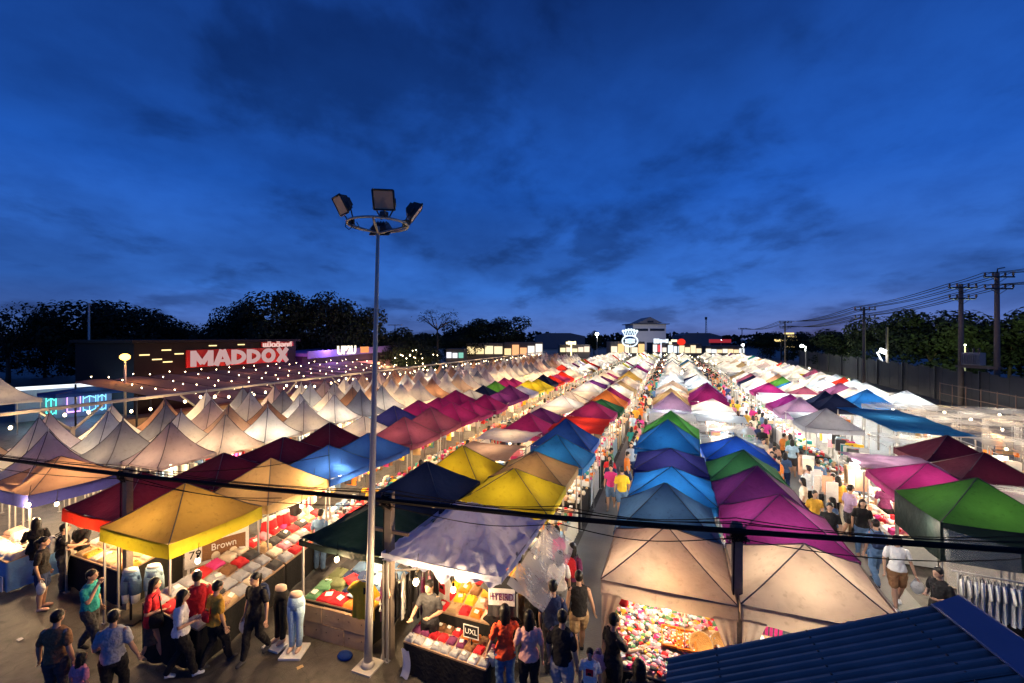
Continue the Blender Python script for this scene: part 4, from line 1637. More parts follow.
# crown sign
x, y = far(630, 126)
cs = thing('crown_sign', 'white neon crown sign over a round badge', 'sign', (x, y, 0), YAW)
z = zat(341, 126)
mb = MB()
k_ = 126 / FPX
mb.tube([(7.6 * k_ * math.cos(a * PI / 16), 0, z + 5.5 * k_ * math.sin(a * PI / 16)) for a in range(33)], .2, 6, caps=False)
for s in (-1, 1):
    mb.tube([(-5 * k_, 0, z + s * 1.4 * k_), (0, 0, z + s * (2.0) * k_), (5 * k_, 0, z + s * 1.4 * k_)], .17, 6)
mb.tube([(-4.6 * k_, 0, z), (4.6 * k_, 0, z)], .2, 6)
put('badge', mb.mesh('badge', [emit('neon_white', (.70, .88, 1), 1.0)]), cs)
mb = MB()
pts = []
for i in range(11):
    a = -6.5 + 13 * i / 10
    pts.append((a * k_ * (1.05 if i % 2 == 0 else 1), 0, z + (10.5 if i % 2 == 0 else 6.6) * k_ - abs(a) * .25 * k_))
mb.tube(pts, .18, 6)
mb.tube([(-5.8 * k_, 0, z + 5.2 * k_), (5.8 * k_, 0, z + 5.2 * k_)], .18, 6)
for p in pts[::2]:
    mb.ell((p[0], 0, p[2] + .3), (.4, .3, .4), 8, 5)
put('crown', mb.mesh('crown', [emit('neon_white', (.70, .88, 1), 1.0)]), cs)
mb = MB()
mb.tube([(0, .3, 0), (0, .3, z)], .2, 6)
put('post', mb.mesh('post', [M['dark_steel']]), cs)
# pale building on the horizon
d = 205
x, y = far(650, d)
bl = thing('building', 'pale building with gabled roof and dark window band on the horizon', 'building', (x, y, 0), YAW)
k_ = d / FPX
mb = MB()
wallbox(mb, -17 * k_, 16 * k_, 0, 14, 0, zat(324, d))
put('wall', mb.mesh('wall', [mat('pale_wall', (.80, .78, .76), .8, .10, .4)]), bl)
mb = MB()
zt, ze = zat(317.0, d), zat(323, d)
mb.add([(-12.5 * k_, -.6, ze), (12 * k_, -.6, ze), (0, -.6, zt), (-12.5 * k_, 14, ze), (12 * k_, 14, ze), (0, 14, zt)], [(0, 1, 2), (5, 4, 3), (0, 2, 5, 3), (1, 4, 5, 2), (0, 3, 4, 1)])
wallbox(mb, -20 * k_, 19 * k_, -1, 15, zat(324.4, d), zat(323.6, d))
put('roof', mb.mesh('roof', [mat('grey_roof', (.22, .22, .24), .7, .2)]), bl)
for (a, b) in ((-15.5, -2), (0, 14.5)):
    mb = MB()
    wallbox(mb, a * k_, b * k_, -.12, .05, zat(331, d), zat(328.6, d))
    put('window', mb.mesh('window', [mat('dark_window', (.03, .04, .06), .2, .2)]), bl)
mb = MB()
wallbox(mb, -3 * k_, 3 * k_, -.75, -.62, zat(322.6, d), zat(320.8, d))
put('window', mb.mesh('window', [MATS['dark_window']]), bl)
for i, (px0, px1, top, d, lb) in enumerate(((682, 722, 333, 220, 'long dark shed roof right of the pale building'), (536, 585, 333, 230, 'low dark shed on the horizon left of the floodlight post'))):
    xa, ya = far((px0 + px1) / 2, d)
    w = (px1 - px0) * d / FPX
    mb = MB()
    zt = zat(top, d)
    mb.add([(-w / 2, 0, 0), (w / 2, 0, 0), (w / 2, 0, zt * .8), (w * .2, 0, zt), (-w * .3, 0, zt), (-w / 2, 0, zt * .85)] + [(-w / 2, 12, 0), (w / 2, 12, 0), (w / 2, 12, zt * .8), (w * .2, 12, zt), (-w * .3, 12, zt), (-w / 2, 12, zt * .85)],
           [(0, 1, 2, 3, 4, 5), (11, 10, 9, 8, 7, 6)] + [(k, k + 6, (k + 1) % 6 + 6, (k + 1) % 6) for k in range(6)])
    tag(put('shed', mb.mesh('shed', [mat('shed_grey', (.14, .15, .17), .8, .2)]), None, (xa, ya, 0), YAW), lb, 'shed')
lamp(*far(641, 186), 3.0, 550, (1, .92, .8), .5)  # this pair of unseen fill lights is added to brighten the pale building
lamp(*far(659, 186), 3.0, 550, (1, .92, .8), .5)
# gold-lit gate
x, y = far(788, 112)
gg = thing('lit_gate', 'gold lit tiered gate above the right hand trees', 'gate', (x, y, 0), YAW)
k_ = 112 / FPX
for (dx, py, w, hh) in ((1, 333.5, 9, 1.6), (4, 336.5, 8, 1.6), (-2, 340, 22, 1.5), (2, 347, 9, 1.5), (-7, 341, 10, 1.0)):
    mb = MB()
    mb.box((dx * k_, 0, zat(py, 112)), (w * k_, .5, hh * k_))
    put('light_bar', mb.mesh('light_bar', [emit('gold_bar', (1, .72, .28), .8)]), gg)
mb = MB()
for dx in (-6, 0, 6):
    mb.tube([(dx * k_, .3, 0), (dx * k_, .3, zat(334, 112))], .2, 6)
put('post', mb.mesh('post', [M['dark_steel']]), gg)


# ------------------------------------------------------------------ goods
HUE = dict(vermilion=(.80, .09, .03), salmon=(.85, .45, .38), red=(.55, .02, .03), pink=(.72, .25, .32), cream=(.72, .62, .46), white=(.78, .76, .72), grey=(.32, .33, .36), charcoal=(.05, .05, .055), black=(.014, .013, .014),
           orange=(.70, .20, .03), yellow=(.74, .48, .03), olive=(.13, .15, .07), green=(.10, .24, .12), navy=(.02, .035, .10), denim=(.10, .18, .32), sky=(.40, .58, .72),
           brown=(.22, .11, .05), tan=(.50, .34, .18), magenta=(.60, .04, .22), teal=(.02, .28, .28), lime=(.35, .62, .05), lilac=(.45, .33, .52), mustard=(.62, .34, .04), plum=(.16, .03, .10), peach=(.75, .45, .30))


def dye(c):
    return mat('fabric_' + c, HUE[c], .85, .22, 14, .35, bscale=30)


def fold_mesh(seed, h=.07):
    key = ('fold', seed, h)
    if key in TM:
        return TM[key]
    r = random.Random(seed)
    mb = MB()
    for lay in range(2):
        ox, oy, rz = r.uniform(-.03, .03), r.uniform(-.03, .03), r.uniform(-.12, .12)

        def fn(a, b):
            u, v = 2 * a - 1, 2 * b - 1
            e = (1 - abs(u) ** 5) * (1 - abs(v) ** 5)
            z = h * (.55 * lay + .5 * e ** .18) + .012 * noise.noise(Vector((u * 2 + seed, v * 2, lay)))
            if max(abs(u), abs(v)) > .99:
                z = h * .5 * lay
            x, y = u * .5 * (1 - .06 * lay), v * .5 * (1 - .06 * lay)
            return (x * math.cos(rz) - y * math.sin(rz) + ox, x * math.sin(rz) + y * math.cos(rz) + oy, z)
        mb.grid(fn, 9, 9)
    mb.tube([(-.13, .38, h * 1.08), (-.08, .28, h * 1.14), (.08, .28, h * 1.14), (.13, .38, h * 1.08)], .02, 5)
    TM[key] = mb.mesh('folded_garment', [M['whitecloth']])
    return TM[key]


TEES = {}


def tee_mesh(w=.5, hgt=.66, seed=0):
    """a T-shirt on a hanger: closed, slightly folded sheet with sleeves"""
    key = (w, hgt, seed)
    if key in TEES:
        return TEES[key]
    half = [(0, -.06), (.10, 0.0), (.22, -.04), (.36, -.17), (.30, -.27), (.215, -.20), (.225, -.45), (.24, -.66), (0, -.66)]
    out = [(x, y) for x, y in half] + [(-x, y) for x, y in reversed(half[1:-1])]
    r = random.Random(seed)
    mb = MB()
    # front and back grids clipped to the outline by width at each height

    def width(y):
        y = -y
        if y < .04:
            return .12 + y * 2.6
        if y < .20:
            return .22 + (y - .04) * .9
        if y < .27:
            return max(.225, .36 - (y - .20) * 1.9)
        return .222 + .03 * (y - .27)

    def side(s):
        def fn(a, b):
            y = -.66 * b
            ww = width(y)
            u = (2 * a - 1)
            yy = y - (.05 * (1 - (u * ww / .10) ** 2) if b == 0 and abs(u * ww) < .10 and s > 0 else 0)
            th = s * (.028 * (1 - u ** 4) + .003) + .018 * math.sin(u * 9 + seed) * b
            return (u * ww * w / .5, th, yy * hgt / .66)
        return fn
    mb.grid(side(1), 14, 16)
    mb.grid(side(-1), 14, 16)
    mb.tube([(-.16 * w / .5, 0, -.02), (0, 0, .03), (.16 * w / .5, 0, -.02)], .007, 5, 1)
    mb.tube([(0, 0, .03), (0, 0, .08), (.03, 0, .10), (.02, 0, .125)], .005, 5, 1)
    TEES[key] = mb.mesh('hanging_shirt', [M['whitecloth'], M['steel']])
    return TEES[key]


def garment(x, y, z, w, d, c, label, group=None, rz=0.0, h=.07, rx=0.0):
    o = put('folded_garment', fold_mesh(rnd.randrange(6), h), None, (x, y, z), rz, dye(c), (w, d, 1))
    o.rotation_euler.x = rx
    tag(o, label, 'garment', group)
    return o


def hang(x, y, z, rz, c, label, group=None, w=.5, h=.66):
    o = put('hanging_shirt', tee_mesh(w, h, rnd.randrange(3)), None, (x, y, z), rz, [dye(c), None])
    return tag(o, label, 'shirt', group)


def table(label, p0, p1, dep, z0, z1, skirt='blackcloth', top='ply', name='display_table', cat='table', drop=1.0):
    """table whose front edge runs p0 -> p1; dep metres deep to the left of that line, rising from z0 to z1"""
    a, b = Vector((*p0, 0)), Vector((*p1, 0))
    dv = (b - a).normalized()
    nv = Vector((-dv.y, dv.x, 0))
    L = (b - a).length
    ang = math.atan2(dv.y, dv.x)
    t = thing(name, label, cat, (a.x, a.y, 0), ang)
    mb = MB()
    th = .04
    mb.add([(0, 0, z0 - th), (L, 0, z0 - th), (L, dep, z1 - th), (0, dep, z1 - th), (0, 0, z0), (L, 0, z0), (L, dep, z1), (0, dep, z1)],
           [(3, 2, 1, 0), (4, 5, 6, 7), (0, 1, 5, 4), (1, 2, 6, 5), (2, 3, 7, 6), (3, 0, 4, 7)])
    put('tabletop', mb.mesh('tabletop', [M[top]]), t)
    mb = MB()
    path = [(0, dep * .98), (0, 0), (L, 0), (L, dep * .98)]

    def fn(u, v):
        q = u * 3
        i = min(int(q), 2)
        f = q - i
        x = path[i][0] + (path[i + 1][0] - path[i][0]) * f
        y = path[i][1] + (path[i + 1][1] - path[i][1]) * f
        zt = z0 + (z1 - z0) * y / dep - .02
        wv = .018 * math.sin(u * 70) * v
        return (x + (wv - .012 if i == 0 else wv + .012 if i == 2 else 0), y + (wv - .012 if i == 1 else 0), zt * (1 - v * drop) + .02 * v)
    mb.grid(fn, 90, 3)
    put('table_skirt', mb.mesh('table_skirt', [M[skirt]]), t)
    mb = MB()
    for x in (.08, L - .08):
        for y in (.08, dep - .08):
            mb.box((x, y, (z0 + (z1 - z0) * y / dep) / 2 - .03), (.04, .04, z0 + (z1 - z0) * y / dep - .06))
    put('table_legs', mb.mesh('table_legs', [M['dark_steel']]), t)

    def P(u, v, dz=0):
        w = a + dv * (u * L) + nv * (v * dep)
        return (w.x, w.y, z0 + (z1 - z0) * v + dz)
    return t, P, ang, math.atan2(z1 - z0, dep)


def fill(P, ang, sl, nu, nv, w, d, pal, what, where, group, endname, h=.07, skip=()):
    rows = {1: ['only'], 2: ['front', 'back'], 3: ['front', 'middle', 'back'], 4: ['front', 'second', 'third', 'back']}.get(nv) or ORD[:nv]
    for j in range(nv):
        for i in range(nu):
            if (i, j) in skip:
                continue
            c = pal(i, j) if callable(pal) else rnd.choice(pal)
            x, y, z = P((i + .5) / nu, (j + .5) / nv, .003)
            o = garment(x, y, z, w * rnd.uniform(.9, 1.02), d * rnd.uniform(.9, 1.02), c, f"{c} {what}, {rows[j]} row, {ORD[i]} from {endname}, {where}", group, ang + rnd.uniform(-.1, .1), h, sl)
            if rnd.random() < .6:
                paper_tag(o)


PT = MB()
PT.box((.1, -.1, .09), (.42, .3, .006), rx=.05)
PTM = PT.mesh('price_tag', [M['whitecloth']])


def paper_tag(o):
    if rnd.random() < .5:
        put('price_tag', PTM, o, (0, 0, 0), rnd.uniform(-.4, .4))


def sign_text(parent, s, size, loc, rz, m, tilt=PI / 2, sx=1.0):
    o = put('lettering', text_mesh(s, size, .004, m), parent, loc)
    o.rotation_euler = (tilt, 0, rz)
    o.scale.x = sx
    return o


# --- the garment stall under the mustard and tan tents
ta, P, ang, sl = table('long black skirted garment table under the mustard tent', (-8.28, 5.45), (-8.72, 7.75), 1.25, .74, 1.12)
fill(P, ang, sl, 7, 4, .31, .30, ['red', 'red', 'red', 'cream', 'pink', 'grey', 'charcoal', 'tan', 'magenta', 'cream', 'brown', 'grey'], 'folded garment', 'the mustard stall table', 'garments on the mustard stall', 'the near end')
tb, P, ang, sl = table('black skirted garment table under the tan tent', (-8.74, 7.8), (-9.2, 10.2), 1.2, .74, 1.10)
fill(P, ang, sl, 7, 4, .32, .29, ['red', 'red', 'grey', 'cream', 'pink', 'charcoal', 'magenta', 'grey', 'red', 'tan'], 'folded garment', 'the tan stall table', 'garments on the tan stall', 'the near end')
bn = thing('banner_board', 'dark and white price banner reading 79 at the back of the mustard stall', 'banner', (-9.95, 7.0, 0), R_(64))
mb = MB()
mb.box((0, 0, 1.30), (1.25, .03, .62))
for s in (-.55, .55):
    mb.box((s, .03, .8), (.04, .04, 1.6))
put('board', mb.mesh('board', [dye('white')]), bn)
mb = MB()
mb.box((.12, -.02, 1.28), (.86, .012, .42))
for s in (-.05, .3):
    mb.ell((s, -.022, 1.11), (.10, .012, .12), 10, 6, 1)
put('print', mb.mesh('print', [dye('brown'), dye('cream')]), bn)
sign_text(bn, '79', .24, (-.44, -.024, 1.27), 0, dye('black'))
sign_text(bn, 'Brown', .22, (.11, -.036, 1.33), 0, dye('white'), sx=.85)
for k, (c, lb) in enumerate((('red', 'red shorts hanging with white waistband, nearer of the pair behind the tan stall table'), ('red', 'red shorts hanging with white waistband, farther of the pair behind the tan stall table'))):
    x, y = -9.95 + .0 * k, 8.35 + k * .42
    o = thing('hanging_shorts', lb, 'shorts', (x, y, 1.25), R_(75), 'red shorts on display')
    mb = MB()
    for s in (-1, 1):
        mb.loft([(s * .10, 0, -.32, .12, .05), (s * .10, 0, -.05, .115, .05), (s * .08, 0, .15, .10, .045)], 12)
    put('cloth', mb.mesh('cloth', [dye('red')]), o)
    mb = MB()
    mb.loft([(0, 0, .13, .19, .052), (0, 0, .22, .175, .05)], 14)
    put('waistband', mb.mesh('waistband', [dye('white')]), o)
rk = thing('clothes_rail', 'steel clothes rail at the back of the tan stall', 'clothes rail', (-10.05, 8.6, 0), R_(80))
mb = MB()
for s in (-1.0, 1.0):
    mb.tube([(s, 0, 0), (s, 0, 1.62)], .018, 6)
    mb.tube([(s, -.25, .02), (s, .25, .02)], .018, 6)
mb.tube([(-1.0, 0, 1.62), (1.0, 0, 1.62)], .018, 6)
mb.tube([(-1.0, 0, 1.5), (1.0, 0, 1.5)], .012, 6)
put('frame', mb.mesh('frame', [M['steel']]), rk)
for k, c in enumerate(('black', 'cream', 'red', 'plum', 'tan', 'white')):
    hang(-10.1 - .06 * k, 9.3 + k * .17, 1.75, R_(80), c, f"{c} shirt hanging at the back of the tan stall", 'shirts at the back of the tan stall')
# shorts forms in front of the mustard tent
for k, (px, py) in enumerate(((131, 580), (154, 576))):
    x, y = at(px, py, .9)
    o = thing('shorts_form', ('denim blue shorts on a white hip form, nearer the maroon tent', 'pale blue shorts on a white hip form beside the mustard tent leg')[k], 'mannequin', (x, y, 0), R_(20), 'shorts on hip forms')
    mb = MB()
    mb.tube([(0, 0, 0), (0, 0, .75)], .025, 8)
    mb.box((0, 0, .02), (.4, .34, .04))
    put('stand', mb.mesh('stand', [M['dark_steel']]), o)
    mb = MB()
    for s in (-1, 1):
        mb.loft([(s * .10, 0, .62, .115, .105), (s * .095, 0, .85, .105, .11), (s * .06, 0, 1.02, .11, .105)], 14)
    mb.loft([(0, 0, .92, .19, .115), (0, 0, 1.10, .165, .10)], 16)
    put('shorts', mb.mesh('shorts', [dye(('denim', 'sky')[k])]), o)
    mb = MB()
    for s in (-1, 1):
        mb.loft([(s * .10, 0, .42, .075, .075), (s * .10, 0, .65, .09, .09)], 12)
    mb.loft([(0, 0, 1.08, .15, .09), (0, 0, 1.15, .14, .085)], 16)
    put('hip_form', mb.mesh('hip_form', [M['whitecloth']]), o)

# --- brown goods stall under the maroon tent
ta, P, ang, sl = table('table of brown goods with dark green edge under the maroon tent', (-14.2, 6.15), (-11.75, 6.1), 1.25, .80, .98, 'blackcloth')
fill(P, ang, sl, 8, 3, .28, .36, ['tan', 'tan', 'cream', 'peach', 'brown', 'mustard', 'tan', 'white'], 'packed ware', 'the maroon stall table', 'wares on the maroon stall', 'the left end'.replace('left end', 'outer end'), .05)
dr = thing('display_rack', 'stepped rack of tan wares behind the maroon stall table', 'rack', (-12.2, 7.6, 0))
mb = MB()
for s in (-.75, .75):
    mb.box((s, 0, .85), (.04, .3, 1.7))
for k in range(5):
    mb.box((0, 0, .5 + k * .28), (1.5, .32, .03))
put('frame', mb.mesh('frame', [M['wood']]), dr)
for k in range(5):
    for j in range(8):
        c = rnd.choice(['tan', 'mustard', 'cream', 'brown', 'peach', 'orange'])
        x = -12.2 - .64 + j * .18
        garment(x, 7.58, .52 + k * .28, .15, .26, c, f"{c} ware, {ORD[j]} from the outer side, {ORD[k]} shelf of the stepped rack", 'wares on the stepped rack', 0, .09)
# --- white garment table at the picture edge
ta, P, ang, sl = table('white topped table with blue and white patch skirt, left of the maroon tent', (-17.2, 5.55), (-15.1, 5.45), 1.0, .74, .8, 'bluecloth', 'ply')
mb = MB()
for k in range(5):
    mb.box((.2 + k * .42, -.045, .22 + .1 * (k % 2)), (.34, .02, .36))
put('patch', mb.mesh('patch', [M['whitecloth']]), ta)
fill(P, ang, sl, 5, 2, .36, .40, ['white', 'white', 'cream', 'peach'], 'folded linen', 'the patch skirt table', 'linen on the patch skirt table', 'the outer end', .13)
ta, P, ang, sl = table('small back table with tall bright wares left of the maroon tent', (-15.3, 7.6), (-14.2, 7.6), .7, .8, .85, 'whitecloth')
fill(P, ang, sl, 4, 1, .2, .3, ['cream', 'white', 'peach', 'yellow'], 'tall ware', 'the small back table', 'tall wares', 'the outer end', .35)

# --- jeans stall
ta, P, ang, sl = table('jeans table with plank box front under the blackish tarp tent', (-7.28, 6.92), (-5.62, 6.98), 1.75, .72, .86, 'blackcloth', 'ply')
mb = MB()
for k in range(3):
    for j in range(2):
        mb.box((.28 + k * .555, -.05 - .01 * ((k + j) % 2), .17 + j * .33), (.545, .06, .32))
        for q in (-.15, .15):
            mb.ell((.28 + k * .555 + q, -.09, .2 + j * .33), (.012, .01, .012), 6, 4, 1)
put('box_front', mb.mesh('box_front', [M['ply'], M['blackcloth']]), ta)


def jc(i, j):
    tab = [['green', 'red', 'red', 'orange', 'yellow'], ['olive', 'olive', 'navy', 'white', 'pink'], ['olive', 'navy', 'navy', 'sky', 'white'], ['charcoal', 'denim', 'sky', 'sky', 'denim'], ['charcoal', 'olive', 'sky', 'denim', 'charcoal']]
    return tab[j][i]


fill(P, ang, sl, 5, 5, .34, .36, jc, 'folded jeans', 'the jeans table', 'jeans on the jeans table', 'the mannequin end', .06)
for k in range(6):
    x, y, z = P(.15 + .13 * k, .2 + .1 * (k % 4), .075)
    garment(x, y, z, .34, .33, ('green', 'olive', 'red', 'navy', 'sky', 'denim')[k], f"{('green', 'olive', 'red', 'navy', 'sky', 'denim')[k]} jeans lying loose on top of the jeans table stacks", 'loose jeans on top', rnd.uniform(-.6, .6), .05)
o = hang(-5.55, 6.72, 1.52, R_(6), 'yellow', 'bright yellow T-shirt hanging at the corner of the jeans table', None, .52, .72)
mb = MB()
mb.box((.04, -.04, -.16), (.035, .01, .12))
put('print', mb.mesh('print', [dye('black')]), o)
rk = thing('clothes_rail', 'steel clothes rail beside the floodlight mast', 'clothes rail', (-5.35, 7.05, 0), R_(28))
mb = MB()
for s in (0, 1.2):
    mb.tube([(s, 0, 0), (s, 0, 1.58)], .018, 6)
    mb.tube([(s, -.25, .02), (s, .25, .02)], .018, 6)
mb.tube([(-.1, 0, 1.58), (1.3, 0, 1.58)], .018, 6)
put('frame', mb.mesh('frame', [M['steel']]), rk)
cs_, sn_ = math.cos(R_(28)), math.sin(R_(28))
for k, (c, lb) in enumerate((('plum', 'plum striped shirt nearest the mast on the clothes rail'), ('peach', 'peach striped shirt behind the plum one on the clothes rail'), ('black', 'black shirt behind the peach one on the clothes rail'), ('white', 'plain white shirt squeezed between black ones on the clothes rail'),
                             ('black', 'black shirt right of the white one on the clothes rail'), ('charcoal', 'charcoal shirt in the middle of the clothes rail'), ('plum', 'plum shirt beyond the charcoal one on the clothes rail'), ('pink', 'pink striped shirt near the far end of the clothes rail'), ('black', 'black shirt before the printed tee on the clothes rail'), ('white', 'white tee with red printed square at the rail end'))):
    q = .0 + k * .128
    x, y = -5.35 + cs_ * q, 7.05 + sn_ * q
    o = hang(x, y, 1.47, R_(-62 + (k % 3) * 5) if k < 9 else R_(-20), c, lb, None, .5, .74)
    if k in (0, 1, 7):
        mb = MB()
        for s in range(3):
            mb.box((0, 0, -.28 - s * .12), (.46, .085, .03))
        put('stripes', mb.mesh('stripes', [dye('white')]), o)
    if k == 9:
        mb = MB()
        mb.box((.03, -.036, -.28), (.17, .014, .2))
        mb.box((.03, -.044, -.26), (.10, .01, .06), 1)
        put('print', mb.mesh('print', [dye('red'), dye('black')]), o)
# leg mannequins
for k, (px, py, c, lb) in enumerate(((296, 648, 'sky', 'leg mannequin in pale blue jeans at the end of the jeans table'), (281, 640, 'black', 'leg mannequin in black trousers behind the pale jeans one'))):
    x, y = at(px, py, .05)
    t = thing('leg_mannequin', lb, 'mannequin', (x, y, 0), R_(200 - 20 * k), 'leg mannequins')
    mb = MB()
    for s in (-1, 1):
        mb.loft([(s * .07, .02, .12, .05, .055), (s * .075, .0, .30, .062, .066), (s * .075, .015, .52, .062, .066), (s * .08, 0, .72, .085, .09), (s * .07, -.01, .90, .10, .11)], 14)
    mb.loft([(0, -.01, .84, .165, .115), (0, -.015, .95, .17, .125), (0, -.005, 1.08, .135, .10)], 18)
    put('jeans', mb.mesh('jeans', [dye(c)]), t)
    mb = MB()
    mb.loft([(0, 0, 1.06, .128, .092), (0, 0, 1.14, .122, .088), (0, 0, 1.155, .10, .07)], 18)
    put('waist_form', mb.mesh('waist_form', [mat('mannequin', (.62, .42, .30), .45, .1)]), t)
    for s in (-1, 1):
        mb = MB()
        mb.ell((s * .08, .07, .075), (.045, .12, .04), 10, 6)
        mb.tube([(s * .072, .01, .06), (s * .072, .015, .15)], .035, 8)
        put('foot', mb.mesh('foot', [MATS['mannequin']]), t)
    mb = MB()
    mb.box((0, .05, .02), (.42, .44, .035))
    put('base', mb.mesh('base', [M['whitecloth']]), t)
o = put('crumpled_tarp', crown_mesh(1) if False else MB().ell((0, 0, 0), (.16, .12, .06), 12, 6).mesh('crumpled_tarp', [cloth('blue', RGB['blue'])]), None, (*at(345, 656, .03), .04))
tag(o, 'crumpled blue sheet on the ground before the plank box front', 'sheet')

# --- red and orange goods stall under the silver tarp
ta, P, ang, sl = table('upper sloped table of orange and red wares under the silver tarp tent', (-4.35, 7.32), (-3.15, 7.32), 1.5, .88, 1.22)
fill(P, ang, sl, 5, 6, .22, .22, ['orange', 'orange', 'red', 'yellow', 'mustard', 'red', 'tan', 'yellow', 'peach', 'brown'], 'packed shirt', 'the upper sloped table', 'packed shirts on the upper table', 'the mast side', .06)
ta, P, ang, sl = table('lower black skirted table in front of the sloped orange table', (-4.65, 6.72), (-2.95, 6.62), .62, .60, .66)
fill(P, ang, sl, 9, 3, .18, .18, lambda i, j: rnd.choice(['white', 'grey', 'grey', 'pink', 'cream'] if j == 0 else ['red', 'plum', 'red', 'orange', 'plum', 'brown']), 'small packet', 'the lower black table', 'packets on the lower table', 'the mast side', .05)
sg = thing('price_sign', 'small black framed sign reading UXL above the lower table', 'sign', (-3.38, 6.95, .66))
mb = MB()
mb.box((0, 0, .27), (.30, .02, .24))
mb.box((0, .01, .08), (.02, .02, .16))
put('board', mb.mesh('board', [dye('black')]), sg)
mb = MB()
for (c, s_) in (((0, -.012, .38), (.30, .012, .014)), ((0, -.012, .16), (.30, .012, .014)), ((-.143, -.012, .27), (.014, .012, .206)), ((.143, -.012, .27), (.014, .012, .206))):
    mb.box(c, s_)
put('edge', mb.mesh('edge', [dye('white')]), sg)
sign_text(sg, 'UXL', .13, (0, -.016, .27), 0, dye('white'))
o = hang(-2.84, 7.08, 1.97, R_(14), 'charcoal', 'charcoal and white T-shirt printed HYBIRD hanging from the silver tarp tent', None, .56, .72)
mb = MB()
mb.grid(lambda a, b: ((a - .5) * .47, -.052 - .004 * math.sin(a * 8), -.20 - .30 * b), 8, 4)
pr = put('print', mb.mesh('print', [dye('white')]), o)
sign_text(pr, 'HYBIRD', .175, (0, -.078, -.34), 0, dye('plum'), sx=.70)
o = hang(-2.86, 7.14, 1.3, R_(10), 'black', 'black T-shirt hanging just under the HYBIRD printed one', None, .52, .6)
mb = MB()
mb.box((.05, -.036, -.2), (.16, .012, .03))
put('print', mb.mesh('print', [dye('mustard')]), o)
o = put('lime_bag', MB().ell((0, 0, 0), (.17, .15, .13), 14, 8).mesh('lime_bag', [dye('lime')]), None, (-4.62, 7.95, 1.0))
tag(o, 'lime green bundle between the clothes rail and the orange wares', 'bundle')
bx_ = thing('storage_box', 'brown cardboard box under the lime green bundle', 'box', (-4.65, 7.95, 0))
mb = MB()
mb.box((0, 0, .42), (.42, .5, .84))
put('carton', mb.mesh('carton', [M['ply']]), bx_)
mb = MB()
mb.box((0, -.28, .845), (.42, .06, .012), rx=.3)
mb.box((0, .28, .845), (.42, .06, .012), rx=-.3)
put('flap', mb.mesh('flap', [M['ply']]), bx_)
mb = MB()
mb.grid(lambda a, b: (-4.66 + .16 * a + .05 * math.sin(b * 3), 6.66 - .03 * b - .1 * max(0, b - .8), .5 - .48 * b + .02 * math.sin(a * 6)), 6, 10)
tag(put('white_cloth', mb.mesh('white_cloth', [M['whitecloth']])), 'white cloth trailing to the ground at the corner of the lower table', 'cloth')
# clear sheet at the silver tent's side
mb = MB()
mb.grid(lambda a, b: (-2.68 + .62 * b, 6.9 + 2.6 * a + .1 * b, 1.95 - .42 * b - .10 * math.sin(PI * a) * b + .05 * noise.noise(Vector((a * 5, b * 3, 0)))), 18, 8)
tag(put('clear_sheet', mb.mesh('clear_sheet', [clear_plastic('clear_film', (.62, .66, .85), .34)])), 'clear plastic sheet sloping off the side of the silver tarp tent', 'plastic sheet')

# --- trinket stall under the beige tent
PAL = ['white', 'white', 'pink', 'pink', 'red', 'cream', 'magenta', 'green', 'lilac', 'grey', 'peach', 'mustard', 'sky', 'charcoal']
ta, P, ang, sl = table('steep trinket table under the beige tent beside the central aisle', (-1.02, 7.5), (.86, 7.5), 1.35, .55, 1.25)
mb = MB()
for k in range(1300):
    u, v = rnd.random(), rnd.random()
    if u > .52 and .25 < v < .6 and rnd.random() < .8:
        continue
    x, y, z = P(.02 + .96 * u, .02 + .96 * v, .03)
    c = PAL.index(rnd.choice(PAL))
    s = rnd.uniform(.022, .055)
    if rnd.random() < .55:
        mb.ell((x, y, z + s * .3), (s * rnd.uniform(.8, 1.5), s, s * rnd.uniform(.5, .9)), 7, 5, c)
    else:
        mb.box((x, y, z + s * .3), (s * 2, s * 1.4, s), c, rnd.uniform(0, 3), rnd.uniform(-.5, .5))
for k in range(420):
    x, z = rnd.uniform(-1.0, .75), rnd.uniform(1.25, 1.9)
    if x > .15 and z > 1.2 and rnd.random() < .55:
        continue
    s = rnd.uniform(.025, .06)
    mb.ell((x, 8.95 + rnd.uniform(-.05, .05), z), (s, s * .6, s * 1.3), 7, 5, PAL.index(rnd.choice(PAL)))
tag(put('trinkets', mb.mesh('trinkets', [dye(c) for c in PAL])), 'heap of pink, white and red trinkets covering the steep stall table', 'trinkets', None, 'stuff')
bk = thing('back_panel', 'dark mesh back panel holding trinkets behind the steep stall table', 'panel', (-.1, 9.02, 0))
mb = MB()
for k in range(10):
    mb.tube([(-.95 + k * .2, 0, .05), (-.95 + k * .2, 0, 2.0)], .008, 5)
for k in range(7):
    mb.tube([(-.95, 0, .3 + k * .28), (.9, 0, .3 + k * .28)], .008, 5)
put('grid', mb.mesh('grid', [M['dark_steel']]), bk)
mb = MB()
mb.box((-.02, .06, 1.2), (1.9, .02, 1.7))
put('board', mb.mesh('board', [dye('brown')]), bk)
